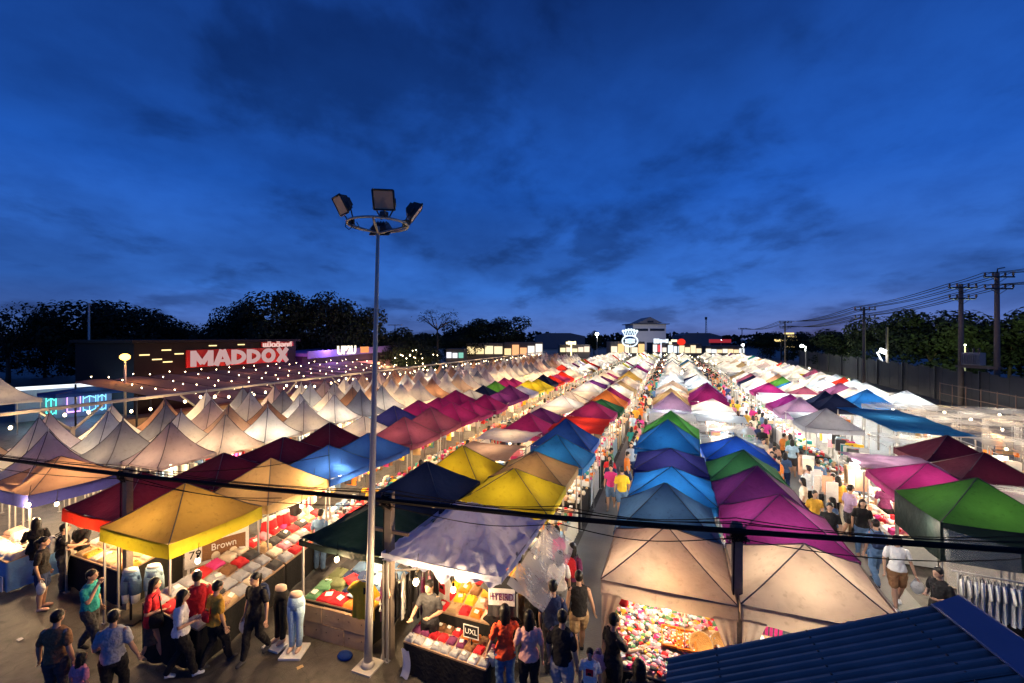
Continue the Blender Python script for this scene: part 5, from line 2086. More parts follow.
for k, (px, py) in enumerate(((671, 641), (686, 645))):
    x, y = at(px, py, .85)
    t = thing('tray', ('orange rimmed tray of small goods, left one of the pair'.replace('left one', 'nearer the aisle'), 'orange rimmed tray of small goods, nearer the round baskets')[k], 'tray', (x, y, .90), R_(4), 'orange rimmed trays')
    mb = MB()
    mb.box((0, 0, 0), (.30, .34, .012), rx=.4)
    for s in (-1, 1):
        mb.box((s * .15, 0, .03), (.015, .34, .06), rx=.4)
        mb.box((0, s * .16, .03 + s * .066), (.30, .015, .06), rx=.4)
    put('rim', mb.mesh('rim', [dye('orange')]), t)
    mb = MB()
    for q in range(40):
        y_ = rnd.uniform(-.14, .14)
        s = rnd.uniform(.015, .03)
        mb.ell((rnd.uniform(-.12, .12), y_, .025 + y_ * .42), (s, s, s * .7), 6, 4, rnd.randrange(4))
    g = put('small_goods', mb.mesh('small_goods', [dye(c) for c in ('pink', 'white', 'cream', 'red')]), t)
    g['kind'] = 'stuff'
for k, (px, py) in enumerate(((701, 649), (722, 649))):
    x, y = at(px, py, .85)
    t = thing('round_basket', ('round tan woven basket tipped forward beside the orange trays', 'round tan woven basket tipped forward beside the tent curtain')[k], 'basket', (x, y, .92), 0, 'round woven baskets')
    mb = MB()
    n = 24
    prof_ = [(.0, .02), (.15, .02), (.17, .05), (.185, .05), (.185, .03), (.16, .0), (.0, -.01)]
    vs = []
    rot = Matrix.Rotation(.75, 3, 'X')
    for (rr, zz) in prof_:
        for q in range(n):
            a = 2 * PI * q / n
            vs.append(rot @ Vector((rr * math.cos(a), rr * math.sin(a), zz)))
    mb.add(vs, [(i * n + q, i * n + (q + 1) % n, (i + 1) * n + (q + 1) % n, (i + 1) * n + q) for i in range(len(prof_) - 1) for q in range(n)], 0, True)
    put('weave', mb.mesh('weave', [mat('rattan', (.66, .34, .10), .6, .3, 40, .5)]), t)
    mb = MB()
    pr_ = [rot @ Vector((.185 * math.cos(2 * PI * q / 24), .185 * math.sin(2 * PI * q / 24), .045)) for q in range(25)]
    mb.tube(pr_, .012, 6, caps=False)
    put('rim', mb.mesh('rim', [dye('tan')]), t)
sg = thing('price_sign', 'blank looking white price sign on a stick above the orange trays', 'sign', (at(682, 617, 1.6)[0] + .05, at(682, 617, 1.6)[1] + .34, .05))
mb = MB()
mb.box((0, 0, 1.58), (.27, .012, .22))
put('board', mb.mesh('board', [dye('white')]), sg)
mb = MB()
mb.tube([(0, .01, .7), (0, .01, 1.5)], .008, 5)
put('stick', mb.mesh('stick', [M['steel']]), sg)
o = put('red_bundle', MB().ell((0, 0, 0), (.10, .08, .09), 12, 8).ell((.12, 0, .03), (.09, .08, .08), 12, 8).ell((.05, -.05, -.08), (.09, .08, .08), 12, 8).mesh('red_bundle', [dye('red')]), None, (*at(621, 597, 1.65), 1.68))
tag(o, 'bundle of shiny red hearts hanging at the top of the trinket stall', 'trinket')
o = put('green_bag', MB().loft([(0, 0, -.14, .07, .03), (0, 0, 0, .085, .045), (0, 0, .13, .06, .02)], 12).mesh('green_bag', [dye('green')]), None, (*at(612, 609, 1.5), 1.5))
tag(o, 'small bright green bag hanging by the trinket stall corner', 'bag')
hb = thing('hanging_bulb', 'bare glowing bulb hanging in front of the trinket stall', 'bulb', (*at(668, 608, 1.7), 1.7))
mb = MB()
mb.ell((0, 0, 0), (.045, .045, .06), 10, 7)
put('glass', mb.mesh('glass', [M['bulb']]), hb)
mb = MB()
mb.tube([(0, 0, .05), (0, 0, .11)], .02, 8)
mb.tube([(0, 0, .1), (.02, .05, .45)], .006, 5)
put('cord', mb.mesh('cord', [M['cable']]), hb)
lamp(0, .25, -.05, 22, WARM, .05, hb)
lamp(-.55, 8.0, 1.75, 20, NEUT, .06)
for k, (px, py, z, lb) in enumerate(((28, 505, 1.8, 'bare glowing bulb by the white garment table at the picture edge'), (340, 475, 1.9, 'big bare glowing bulb behind the tan tent'), (313, 486, 1.9, 'bare glowing bulb at the corner of the tan tent'), (416, 582, 1.72, 'bare glowing bulb above the clothes rail'))):
    x, y = at(px, py, z)
    hb = thing('hanging_bulb', lb, 'bulb', (x, y, z))
    mb = MB()
    mb.ell((0, 0, 0), (.055, .055, .07), 10, 7)
    put('glass', mb.mesh('glass', [M['bulb']]), hb)
    mb = MB()
    mb.tube([(0, 0, .06), (0, 0, .12)], .02, 8)
    mb.tube([(0, 0, .1), (.02, .05, .5)], .006, 5)
    put('cord', mb.mesh('cord', [M['cable']]), hb)
    lamp(0, -.12, -.02, (90, 90, 70, 34)[k], WARM, .05, hb)

# --- under the wider beige tent
st = thing('plastic_chair', 'magenta plastic chair under the wider beige tent', 'chair', (*at(766, 640, .6), 0), R_(-30))
mb = MB()
mb.grid(lambda a, b: ((a - .5) * .42, (b - .5) * .42, .44 - .03 * math.sin(a * PI) * math.sin(b * PI)), 6, 6)
put('seat', mb.mesh('seat', [dye('magenta')]), st)
mb = MB()
for k in range(5):
    mb.box((-.16 + k * .08, .23 + .02, .66), (.05, .02, .40), rx=-.15)
mb.box((0, .29, .87), (.42, .03, .08))
put('backrest', mb.mesh('backrest', [dye('magenta')]), st)
for sx in (-1, 1):
    for sy in (-1, 1):
        mb = MB()
        mb.tube([(sx * .18, sy * .18, .43), (sx * .21, sy * .22, 0)], .02, 6)
        put('leg', mb.mesh('leg', [dye('magenta')]), st)
ta, P, ang, sl = table('low table of clothes under the wider beige tent', (1.3, 8.0), (2.9, 8.0), .9, .7, .8, 'whitecloth')
fill(P, ang, sl, 6, 2, .24, .3, ['sky', 'white', 'red', 'denim', 'grey'], 'folded shirt', 'the low table', 'shirts on the low table', 'the chair side')
lamp(2.0, 8.4, 1.7, 55, NEUT)

# --- right side stall with white clothes
rk = thing('clothes_rail', 'low clothes rail packed with white shirts behind the blue roof ridge', 'clothes rail', (5.35, 11.2, 0), R_(-6))
mb = MB()
for s in (0, 1.7):
    mb.tube([(s, 0, 0), (s, 0, 1.5)], .018, 6)
    mb.tube([(s, -.25, .02), (s, .25, .02)], .018, 6)
mb.tube([(-.1, 0, 1.5), (1.8, 0, 1.5)], .018, 6)
put('frame', mb.mesh('frame', [M['steel']]), rk)
for k in range(16):
    hang(5.40 + k * .1, 11.2 - .011 * k, 1.40, R_(70 + rnd.uniform(-6, 6)), 'white', 'white shirt packed among its likes on the low clothes rail', 'white shirts on the low rail', .46, .7)
for k in range(2):
    x, y = 6.62 + k * .42, 11.0 + k * .05
    mb = MB()
    mb.box((0, 0, .72), (.40, .03, 1.0), rx=-.12)
    mb.box((0, .12, .6), (.03, .03, 1.2))
    tag(put('white_board', mb.mesh('white_board', [M['whitecloth']]), None, (x, y, .25), R_(-12 + 14 * k)), ('tall white board leaning right of the white shirts', 'outer tall white board at the picture edge')[k], 'board')
mb = MB()
mb.grid(lambda a, b: (5.55 + 1.25 * a, 12.15 - .2 * b + .12 * math.sin(a * 9) * b, 2.0 - 1.25 * b - .25 * a * (1 - b) + .04 * noise.noise(Vector((a * 6, b * 6, 2)))), 22, 16)
tag(put('clear_sheet', mb.mesh('clear_sheet', [clear_plastic('clear_curtain', (.75, .78, .80), .26)])), 'crinkled clear plastic curtain hanging below the leaf green tent', 'plastic sheet')
ta, P, ang, sl = table('dark stall table behind the white shirts', (5.5, 11.7), (7.6, 11.5), .8, .6, .62)
fill(P, ang, sl, 5, 1, .3, .4, ['charcoal', 'black', 'green', 'charcoal'], 'folded garment', 'the dark table', 'garments on the dark table', 'the aisle side')
lamp(5.0, 10.9, 2.3, 12, NEUT)
lamp(5.3, 12.6, 1.9, 12, NEUT)

for (x, y, z, pw) in ((-8.75, 5.75, 1.8, 26), (-9.1, 8.6, 1.78, 20), (-12.6, 6.5, 1.75, 34), (-6.2, 6.72, 1.82, 36), (-3.5, 6.5, 1.9, 36), (-15.2, 6.4, 1.8, 26), (-10.9, 6.2, 1.75, 24)):
    hb = thing('hanging_bulb', {-8.75: 'bulb hanging over the mustard stall table', -9.1: 'bulb hanging over the tan stall table', -12.6: 'bulb hanging over the brown goods table', -6.2: 'bulb hanging over the jeans table', -3.5: 'bulb hanging over the sloped orange table', -15.2: 'bulb hanging over the patch skirt table', -10.9: 'bulb hanging behind the shorts forms'}[x], 'bulb', (x, y, z))
    mb = MB()
    mb.ell((0, 0, 0), (.045, .045, .06), 10, 7)
    put('glass', mb.mesh('glass', [M['bulb']]), hb)
    mb = MB()
    mb.tube([(0, 0, .05), (0, 0, .11)], .02, 8)
    mb.tube([(0, 0, .1), (.01, .02, .35)], .006, 5)
    put('cord', mb.mesh('cord', [M['cable']]), hb)
    lamp(0, 0, -.12, pw, WARM, .05, hb)

# ------------------------------------------------------------------ stalls along the aisles
MPAL = ['white', 'white', 'cream', 'white', 'pink', 'red', 'tan', 'peach', 'yellow', 'denim', 'sky', 'teal', 'magenta', 'charcoal', 'brown', 'green', 'orange', 'grey']
mmb = MB()
TBL = {}


def stall_table_mesh(L, d, z):
    key = (L, d, z)
    if key not in TBL:
        mb = MB()
        mb.box((0, 0, z - .02), (d, L, .04))
        mb.grid(lambda a, b: (d / 2 + .012 + .012 * math.sin(a * 60) * b, (a - .5) * L, (z - .03) * (1 - b) + .02), 30, 2)
        mb.grid(lambda a, b: (-d / 2 - .012 - .012 * math.sin(a * 60) * b, (a - .5) * L, (z - .03) * (1 - b) + .02), 30, 2)
        for s in (-1, 1):
            mb.box((0, s * (L / 2 - .01), z / 2), (d - .04, .015, z - .06))
        TBL[key] = mb.mesh('stall_table', [M['whitecloth']])
    return TBL[key]


def clutter(x, y, L, d, z, n, side, pal):
    for k in range(n):
        u, v = rnd.uniform(-.46, .46), rnd.uniform(-.45, .45)
        c = MPAL.index(rnd.choice(pal))
        s = rnd.uniform(.05, .13)
        hh = rnd.uniform(.03, .16)
        if rnd.random() < .7:
            mmb.box((x + v * d, y + u * L, z + hh / 2), (s * 1.3, s * 1.6, hh), c, rnd.uniform(-.4, .4))
        else:
            mmb.ell((x + v * d, y + u * L, z + hh / 2), (s * .7, s * .8, hh * .6), 7, 5, c)
    # garments hanging at the back of the stall
    bxx = x - side * (d / 2 + .5)
    for k in range(int(L / .13)):
        if rnd.random() < .25:
            continue
        c = MPAL.index(rnd.choice(pal))
        yy = y - L / 2 + k * .13
        hh = rnd.uniform(.35, .7)
        zt = rnd.uniform(1.55, 1.75)
        mmb.box((bxx + rnd.uniform(-.1, .1), yy, zt - hh / 2), (rnd.uniform(.2, .4), .05, hh), c, rnd.uniform(-.2, .2))


AIS = (('left side of the central aisle'.replace('left', 'silver tent'), -3.25, 10.6, 34, 2.02, 1, .85), ('trinket tent side of the central aisle', -.78, 10.5, 36, 2.08, -1, .7), ('blue roof side of the right aisle', 2.75, 10.5, 36, 2.08, 1, .7),
       ('open side of the right aisle', 6.15, 15.6, 38, 2.1, -1, .95), ('jeans stall side of the left aisle'.replace('left', 'garment'), -6.7, 10.0, 34, 2.12, -1, .8), ('tan tent side of the garment aisle', -9.85, 11.0, 34, 2.08, 1, .8),
       ('spiked tent side of the outer aisle', -15.4, 10.0, 24, 2.02, 1, .7))
for (nm, x, y0, y1, pitch, side, d) in AIS:
    y, i = y0, 0
    while y < y1:
        z = rnd.choice((.72, .78, .85))
        tc = rnd.choice(['white', 'white', 'cream', 'charcoal', 'black', 'tan', 'red', 'sky'])
        o = put('stall_table', stall_table_mesh(1.8, d, z), None, (x, y, 0), 0, dye(tc))
        tag(o, f"{tc} stall table, {ORD[i]} from the front, {nm}", 'table', 'stall tables along the aisles')
        pal = rnd.choice((MPAL, ['white', 'cream', 'white', 'tan', 'peach'], ['red', 'pink', 'white', 'magenta', 'cream'], ['denim', 'sky', 'white', 'charcoal', 'grey'], MPAL))
        clutter(x, y, 1.8, d, z, 46 if y < 22 else 22, side, pal)
        y += pitch
        i += 1
for (x, y0, side, st) in ((-3.25, 35, 1, 2.1), (-.78, 36, -1, 2.1), (2.75, 36, 1, 2.1), (6.15, 38, -1, 2.1), (-6.7, 34, -1, 2.1), (-9.85, 34, 1, 2.1), (-15.2, 24, 1, 2.1), (9.9, 30, 1, 2.2)):
    y = y0
    while y < 98:
        clutter(x, y, 2.0, .8, .75, 9, side, MPAL)
        y += st
for (x, y) in ((-5.1, 12.4), (-5.1, 14.5), (-11.5, 11.5), (-11.5, 14.0), (-13.6, 10), (1.0, 12.5), (1.0, 15), (8.0, 17), (8.0, 20), (7.7, 22)):
    clutter(x, y, 1.8, .6, .75, 30, 1, MPAL)
for i in range(4):
    for j in range(2):
        clutter(12.5 + j * 2.4, 19.5 + i * 2.3, 1.8, .9, .8, 40, 1, ['white', 'cream', 'tan', 'peach', 'white', 'orange'])
# open white-lit stall in the right aisle: tiered boards
for k, (x, y, lb) in enumerate(((5.55, 16.9, 'tan box table nearest in the open white lit stall'), (5.65, 19.2, 'tan box table behind it in the open white lit stall'.replace('behind it', 'farther back')), (6.9, 18.2, 'tan box table deepest inside the open white lit stall'))):
    t = thing('box_table', lb, 'table', (x, y, 0), R_(3))
    mb = MB()
    mb.box((0, 0, .80), (1.0, 1.5, .05))
    mb.box((-.48, 0, .4), (.02, 1.4, .76))
    put('tabletop', mb.mesh('tabletop', [dye('cream')]), t)
    for sx in (-.42, .42):
        for sy in (-.65, .65):
            mb = MB()
            mb.box((sx, sy, .39), (.05, .05, .77))
            put('leg', mb.mesh('leg', [M['wood']]), t)
    clutter(x, y, 1.4, .9, .83, 40, 1, ['white', 'cream', 'white', 'tan', 'peach'])
lamp(5.6, 17.2, 2.1, 60, NEUT)
lamp(6.2, 19.4, 2.1, 60, NEUT)
lamp(4.4, 15.2, 2.4, 20, WARM)
tag(put('assorted_merchandise', mmb.mesh('assorted_merchandise', [dye(c) for c in MPAL])), 'colourful assorted merchandise heaped on and hung behind the aisle stalls', 'merchandise', None, 'stuff')

# scraps on the ground
for k, (px, py, c, lb) in enumerate(((20, 640, 'white', 'crumpled white paper on the ground at the far corner of the plaza'), (300, 668, 'tan', 'tan cardboard scrap near the plank box front'))):
    x, y = at(px, py, 0)
    mb = MB()
    mb.grid(lambda a, b: ((a - .5) * .11, (b - .5) * .08, .012 + .02 * abs(noise.noise(Vector((a * 3 + k, b * 3, k))))), 5, 5)
    tag(put('paper_scrap', mb.mesh('paper_scrap', [dye(c)]), None, (x, y, .004), k * 1.1), lb, 'litter')


# ------------------------------------------------------------------ people
PEND = {}
BODY = {}


def limb(mb, pts, rad, n=10):
    mb.tube(pts, rad, n)
    for p, r in ((pts[0], rad[0]), (pts[-1], rad[-1])):
        mb.ell(p, (r, r, r), 8, 6)


def joints(stance, arms, turn):
    J = {}
    for s, nm in ((-1, 'L'), (1, 'R')):
        sh = Vector((s * .100, -.004, .792))
        p = arms[0 if s < 0 else 1]
        if p == 'down':
            el, wr = Vector((s * .135, -.018, .640)), Vector((s * .142, .022, .490))
        elif p == 'swing':
            el, wr = Vector((s * .130, .045, .645)), Vector((s * .128, .130, .510))
        elif p == 'bent':
            el, wr = Vector((s * .140, -.012, .645)), Vector((s * .075, .115, .640))
        elif p == 'reach':
            el, wr = Vector((s * .135, .085, .690)), Vector((s * .110, .225, .660))
        elif p == 'mouth':
            el, wr = Vector((s * .125, .065, .665)), Vector((s * .030, .100, .820))
        else:
            el, wr = Vector((s * .150, -.01, .640)), Vector((s * .185, .035, .500))
        J['sh' + nm], J['el' + nm], J['wr' + nm] = sh, el, wr
        hp = Vector((s * .050, 0, .515))
        if stance == 'walk':
            if s > 0:
                kn, an, ft = Vector((s * .052, .085, .285)), Vector((s * .048, .125, .045)), Vector((s * .052, .185, .02))
            else:
                kn, an, ft = Vector((s * .052, .0, .285)), Vector((s * .048, -.130, .075)), Vector((s * .050, -.085, .025))
        else:
            kn, an, ft = Vector((s * .058, .012, .285)), Vector((s * .060, -.008, .045)), Vector((s * .066, .055, .018))
        J['hp' + nm], J['kn' + nm], J['an' + nm], J['ft' + nm] = hp, kn, an, ft
    return J


TORSO_F = [(.48, .078, .064), (.515, .092, .070), (.55, .088, .066), (.60, .072, .055), (.635, .066, .052), (.68, .074, .058), (.725, .084, .066), (.765, .090, .056), (.795, .094, .048), (.815, .078, .040), (.832, .040, .034)]
TORSO_M = [(.48, .078, .062), (.515, .086, .065), (.55, .082, .062), (.60, .078, .058), (.64, .078, .058), (.69, .088, .062), (.735, .098, .064), (.77, .106, .058), (.797, .108, .050), (.817, .086, .042), (.834, .044, .036)]


def remeshed(name, key, build, voxel, mats, extra=None):
    k = (name,) + key
    if k not in BODY:
        mb = MB()
        build(mb)
        me = mb.mesh(name, mats)
        PEND[me.name] = (me, voxel, extra)
        BODY[k] = me
    return BODY[k]


def make_body(J, sex, look):
    def build(mb):
        T = TORSO_F if sex == 'f' else TORSO_M
        mb.loft([(0, 0, z, a * .93, b * .93) for z, a, b in T], 16)
        dn = look
        hc = Vector((0, .014 + dn * .02, .937 - dn * .006))
        mb.tube([(0, -.004, .80), (0, .002, .84), (0, hc.y - .006, .89)], [.036, .029, .029], 12)
        mb.ell(hc, (.0445, .056, .062), 16, 12)
        mb.ell(hc + Vector((0, .022, -.030 - dn * .004)), (.032, .034, .034), 12, 8)
        mb.tube([hc + Vector((0, .050, .006)), hc + Vector((0, .064, -.014)), hc + Vector((0, .050, -.02))], [.006, .0095, .006], 8)
        for s in (-1, 1):
            mb.ell(hc + Vector((s * .045, -.004, -.006)), (.008, .012, .017), 8, 6)
        for nm in 'LR':
            sh, el, wr = J['sh' + nm], J['el' + nm], J['wr' + nm]
            k = 1.0 if sex == 'm' else .88
            limb(mb, [sh, sh.lerp(el, .4), el], [.031 * k, .029 * k, .023 * k])
            limb(mb, [el, el.lerp(wr, .3), wr], [.023 * k, .024 * k, .0155 * k])
            hp, kn, an, ft = J['hp' + nm], J['kn' + nm], J['an' + nm], J['ft' + nm]
            limb(mb, [hp, hp.lerp(kn, .4), kn], [.058, .052, .034])
            limb(mb, [kn, kn.lerp(an, .35) + Vector((0, -.010, 0)), an], [.033, .036, .020])
            mb.tube([an + Vector((0, -.015, -.015)), an.lerp(ft, .55), ft + Vector((0, .02, 0))], [(.020, .022), (.026, .018), (.020, .012)], 10)

    def extra(mb):
        hc = Vector((0, .014 + look * .02, .937 - look * .006))
        for s in (-1, 1):
            mb.ell(hc + Vector((s * .0175, .0505, .004)), (.0075, .004, .0045), 8, 6, 1)
            mb.box(hc + Vector((s * .0175, .0535, .0155)), (.018, .006, .0035), 3)
        mb.ell(hc + Vector((0, .0545, -.034)), (.013, .004, .0045), 8, 6, 2)
        for s, nm in ((-1, 'L'), (1, 'R')):
            el, wr = J['el' + nm], J['wr' + nm]
            d = (wr - el).normalized()
            side = Vector((0, 1, 0)) if abs(d.y) < .7 else Vector((-s, 0, 0))
            side = (side - d * side.dot(d)).normalized()
            nrm = d.cross(side).normalized() * (-s)
            pc = wr + d * .026
            rot = Matrix((side, d, nrm)).transposed()
            mb.ell(pc, (.023, .030, .010), 10, 7, 0, rot)
            for q, (o, ln) in enumerate(((.017, .038), (.006, .044), (-.006, .041), (-.016, .032))):
                b0 = pc + d * .022 + side * o
                c = -nrm * .012
                mb.tube([b0, b0 + d * ln * .5 + side * o * .12 + c * .4, b0 + d * ln * .85 + side * o * .15 + c * 1.5], [.0065, .006, .0045], 6)
            b0 = pc + side * .019 - d * .008
            mb.tube([b0, b0 + side * .014 + d * .018, b0 + side * .014 + d * .036 - nrm * .004], [.0075, .0065, .005], 6)
    return build, extra


def hair_build(style, look):
    def build(mb):
        hc = Vector((0, .014 + look * .02, .937 - look * .006))
        mb.ell(hc + Vector((0, -.007, .015)), (.051, .058, .056), 16, 10)
        if style in ('long', 'longer'):
            zb = .77 if style == 'long' else .70
            mb.loft([(0, hc.y - .050, zb, .030, .012), (0, hc.y - .052, zb + .05, .044, .020), (0, hc.y - .046, .85, .050, .024), (0, hc.y - .034, .91, .052, .034), (0, hc.y - .02, .95, .048, .04)], 14)
            for s in (-1, 1):
                mb.tube([hc + Vector((s * .044, .0, .02)), hc + Vector((s * .050, -.006, -.04)), hc + Vector((s * .052, -.022, -.10))], [.014, .014, .008], 8)
        elif style == 'pony':
            mb.tube([hc + Vector((0, -.055, .03)), hc + Vector((0, -.085, .01)), hc + Vector((0, -.082, -.06)), hc + Vector((0, -.07, -.13))], [.014, .020, .018, .006], 10)
        else:
            mb.ell(hc + Vector((0, -.022, -.012)), (.048, .040, .040), 12, 8)
    return build


def top_build(J, sex, sleeve, length):
    def build(mb):
        T = TORSO_F if sex == 'f' else TORSO_M
        lo = {'crop': .56, 'waist': .515, 'long': .47}[length]
        rings = [(0, 0, lo, T[1][1] * 1.16 + .006, T[1][2] * 1.2 + .006)]
        for z, a, b in T:
            if z > lo + .02 and z < .825:
                rings.append((0, 0, z, a * (1.14 if z < .61 else 1.02) + .006, b * (1.16 if z < .61 else 1.06) + .008))
        rings.append((0, 0, .838, .046, .042))
        mb.loft(rings, 18)
        if sleeve != 'none':
            for nm in 'LR':
                sh, el, wr = J['sh' + nm], J['el' + nm], J['wr' + nm]
                if sleeve == 'short':
                    limb(mb, [sh, sh.lerp(el, .35), sh.lerp(el, .68)], [.032, .034, .036])
                else:
                    limb(mb, [sh, sh.lerp(el, .5), el], [.039, .036, .032])
                    limb(mb, [el, wr], [.031, .024])
        else:
            for nm in 'LR':
                limb(mb, [J['sh' + nm] * .96 + Vector((0, 0, .03)), J['sh' + nm]], [.03, .032])
    return build


def bottom_build(J, kind):
    def build(mb):
        mb.loft([(0, 0, .475, .094, .075), (0, 0, .52, .097, .076), (0, 0, .552, .088, .068)], 18)
        if kind == 'skirt':
            mb.loft([(0, .01, .26, .115, .10), (0, .005, .38, .108, .092), (0, 0, .50, .102, .080)], 18)
            return
        for nm in 'LR':
            hp, kn, an = J['hp' + nm], J['kn' + nm], J['an' + nm]
            if kind == 'shorts':
                limb(mb, [hp, hp.lerp(kn, .5), hp.lerp(kn, .78)], [.066, .063, .058])
            else:
                limb(mb, [hp, hp.lerp(kn, .5), kn], [.066, .056, .043])
                limb(mb, [kn, kn.lerp(an, .4) + Vector((0, -.008, 0)), an + Vector((0, 0, .012))], [.043, .043, .033])
    return build


NTONE = 0


def person(label, x, y, heading, h=1.62, sex='f', top='white', sleeve='short', length='waist', bottom='trousers', bcol='black', hair='long', arms=('down', 'down'), stance='stand', shoes='charcoal', look=.3, coarse=False, group=None):
    vx = .0105 if coarse else .0062
    J = joints(stance, arms, 0)
    key = (sex, arms, stance, look, coarse)
    b, ex = make_body(J, sex, look)
    o = put('person', remeshed('person', key, b, vx, [M['skin'], M['eye'], M['lip'], M['hair']], None if coarse else ex), None, (x, y, 0), R_(heading), scale=h)
    tag(o, label, 'person', group)
    put('hair', remeshed('hair', (hair, look, coarse), hair_build(hair, look), vx * 1.2, [M['hair']]), o)
    put('top', remeshed('top', (sex, arms, sleeve, length, coarse), top_build(J, sex, sleeve, length), vx * 1.15, [M['whitecloth']]), o, m=dye(top))
    put({'trousers': 'trousers', 'shorts': 'shorts', 'skirt': 'skirt'}[bottom], remeshed('bottoms', (bottom, stance, coarse), bottom_build(J, bottom), vx * 1.15, [M['whitecloth']]), o, m=dye(bcol))
    if not coarse:
        for nm in 'LR':
            an, ft = J['an' + nm], J['ft' + nm]
            k = ('shoe', nm, stance)
            if k not in BODY:
                mb = MB()
                mb.tube([an + Vector((0, -.022, -.026)), an.lerp(ft, .5) + Vector((0, 0, -.004)), ft + Vector((0, .024, -.002)), ft + Vector((0, .036, -.004))], [(.022, .020), (.030, .022), (.026, .016), (.012, .009)], 12)
                BODY[k] = mb.mesh('shoe', [M['whitecloth']])
            put('shoe', BODY[k], o, m=dye(shoes))
    return o


def shopping_bag(x, y, z, label, c=None, s=1.0):
    """thin knotted carrier bag: lumpy sack with two loop handles"""
    t = thing('shopping_bag', label, 'bag', (x, y, z))
    mb = MB()

    def fn(a, b):
        th = 2 * PI * a
        q = math.sin(PI * min(.97, .06 + .86 * b)) ** .6
        rr = (.10 + .02 * noise.noise(Vector((math.cos(th) * 2 + x, math.sin(th) * 2, b * 3)))) * q
        return (rr * 1.1 * math.cos(th) * s, rr * .75 * math.sin(th) * s, (-.28 + .27 * b) * s)
    mb.grid(fn, 18, 10)
    put('sack', mb.mesh('sack', [M['bag'] if c is None else dye(c)]), t)
    mb = MB()
    for q in (-.025, .025):
        mb.tube([(-.05 * s, q * s, -.04 * s), (-.02 * s, q * s * .5, .03 * s), (0, 0, .05 * s), (.02 * s, q * s * .5, .03 * s), (.05 * s, q * s, -.04 * s)], .008 * s, 5)
    put('handles', mb.mesh('handles', [M['bag'] if c is None else dye(c)]), t)
    return t


def backpack(x, y, z, rz, c, label, s=1.0):
    t = thing('backpack', label, 'backpack', (x, y, z), R_(rz))
    mb = MB()
    mb.loft([(0, 0, -.20 * s, .10 * s, .05 * s), (0, -.01, -.17 * s, .14 * s, .075 * s), (0, -.01, 0, .145 * s, .08 * s), (0, 0, .15 * s, .12 * s, .065 * s), (0, 0, .20 * s, .07 * s, .04 * s)], 16)
    put('pack', mb.mesh('pack', [dye(c)]), t)
    mb = MB()
    mb.loft([(0, -.07 * s, -.16 * s, .09 * s, .03 * s), (0, -.08 * s, -.06 * s, .10 * s, .035 * s), (0, -.07 * s, 0, .08 * s, .02 * s)], 12)
    put('pocket', mb.mesh('pocket', [dye(c)]), t)
    for q in (-1, 1):
        mb = MB()
        mb.tube([(q * .08 * s, .04 * s, .18 * s), (q * .10 * s, .16 * s, .24 * s), (q * .11 * s, .22 * s, .10 * s), (q * .10 * s, .14 * s, -.10 * s), (q * .10 * s, .05 * s, -.16 * s)], .014 * s, 6)
        put('strap', mb.mesh('strap', [dye('charcoal')]), t)
    return t


def near(label, px, py, z, heading, **kw):
    x, y = at(px, py, z)
    return person(label, x, y, heading, **kw), x, y


def hand(o, side):
    """world position of a person's hand"""
    h = o.scale[0]
    J = joints(o['_st'], tuple(o['_arms']), 0) if '_st' in o else None
    return J


def hpos(x, y, heading, h, arm, side):
    J = joints('stand', (arm, arm), 0)
    w = J['wr' + side] + (J['wr' + side] - J['el' + side]).normalized() * .055
    a = R_(heading)
    return (x + h * (w.x * math.cos(a) - w.y * math.sin(a)), y + h * (w.x * math.sin(a) + w.y * math.cos(a)), h * w.z)


# heading 0 faces away from the viewpoint along the rows, 90 faces left, 180 faces the viewpoint
near('person in black top with long hair facing the white garment table', 36, 582, 0, 60, h=1.62, top='black', bottom='shorts', bcol='black', hair='longer', arms=('bent', 'bent'))
o, x, y = near('person in black tee and denim shorts carrying a white bag near the patch skirt table', 42, 609, 0, -40, h=1.64, top='black', bottom='shorts', bcol='navy', hair='pony', arms=('down', 'down'), shoes='peach')
shopping_bag(*hpos(x, y, -40, 1.64, 'down', 'R'), 'white carrier bag held by the person in denim shorts')
o, x, y = near('person in dark clothes with grey backpack at the brown goods table', 63, 590, 0, -30, h=1.62, sex='m', top='black', bcol='charcoal', hair='short', arms=('bent', 'reach'))
backpack(x - .07, y - .17, 1.18, -30, 'grey', 'grey backpack worn at the brown goods table')
near('person in black tee bending an arm behind the brown goods table', 82, 519, 1.6, 200, h=1.62, sex='m', top='black', bcol='black', hair='short', arms=('reach', 'bent'))
near('person in teal tee with hand raised to the mouth', 90, 652, 0, -60, h=1.62, sex='m', top='teal', bcol='charcoal', hair='short', arms=('down', 'mouth'), stance='walk', shoes='black')
o, x, y = near('person in grey brown tee seen from behind at the bottom edge', 56, 612, 1.64, 25, h=1.66, sex='m', top='brown', bcol='charcoal', hair='short', arms=('carry', 'down'))
near('child in pale pink top beside the grey brown tee person', 80, 655, 1.12, 10, h=1.15, sex='f', top='pink', bcol='lilac', hair='long')
o, x, y = near('person in light grey tee with short dark hair, cut by the bottom edge', 113, 612, 1.64, 40, h=1.66, sex='m', top='grey', bcol='black', hair='short', arms=('bent', 'carry'), stance='walk')
shopping_bag(x - .22, y + .12, .98, 'small white bag held by the light grey tee person', None, .7)
o, x, y = near('person in red top and dark skirt with a black shoulder bag', 153, 662, 0, -50, h=1.6, top='red', sleeve='short', length='long', bottom='skirt', bcol='charcoal', hair='long', arms=('down', 'bent'), stance='walk', shoes='tan')
t = thing('shoulder_bag', 'black shoulder bag on the red top person', 'bag', (x + .20, y - .06, .88), R_(30))
mb = MB()
mb.loft([(0, 0, -.13, .12, .045), (0, 0, 0, .13, .06), (0, 0, .12, .11, .04)], 14)
put('pouch', mb.mesh('pouch', [dye('black')]), t)
mb = MB()
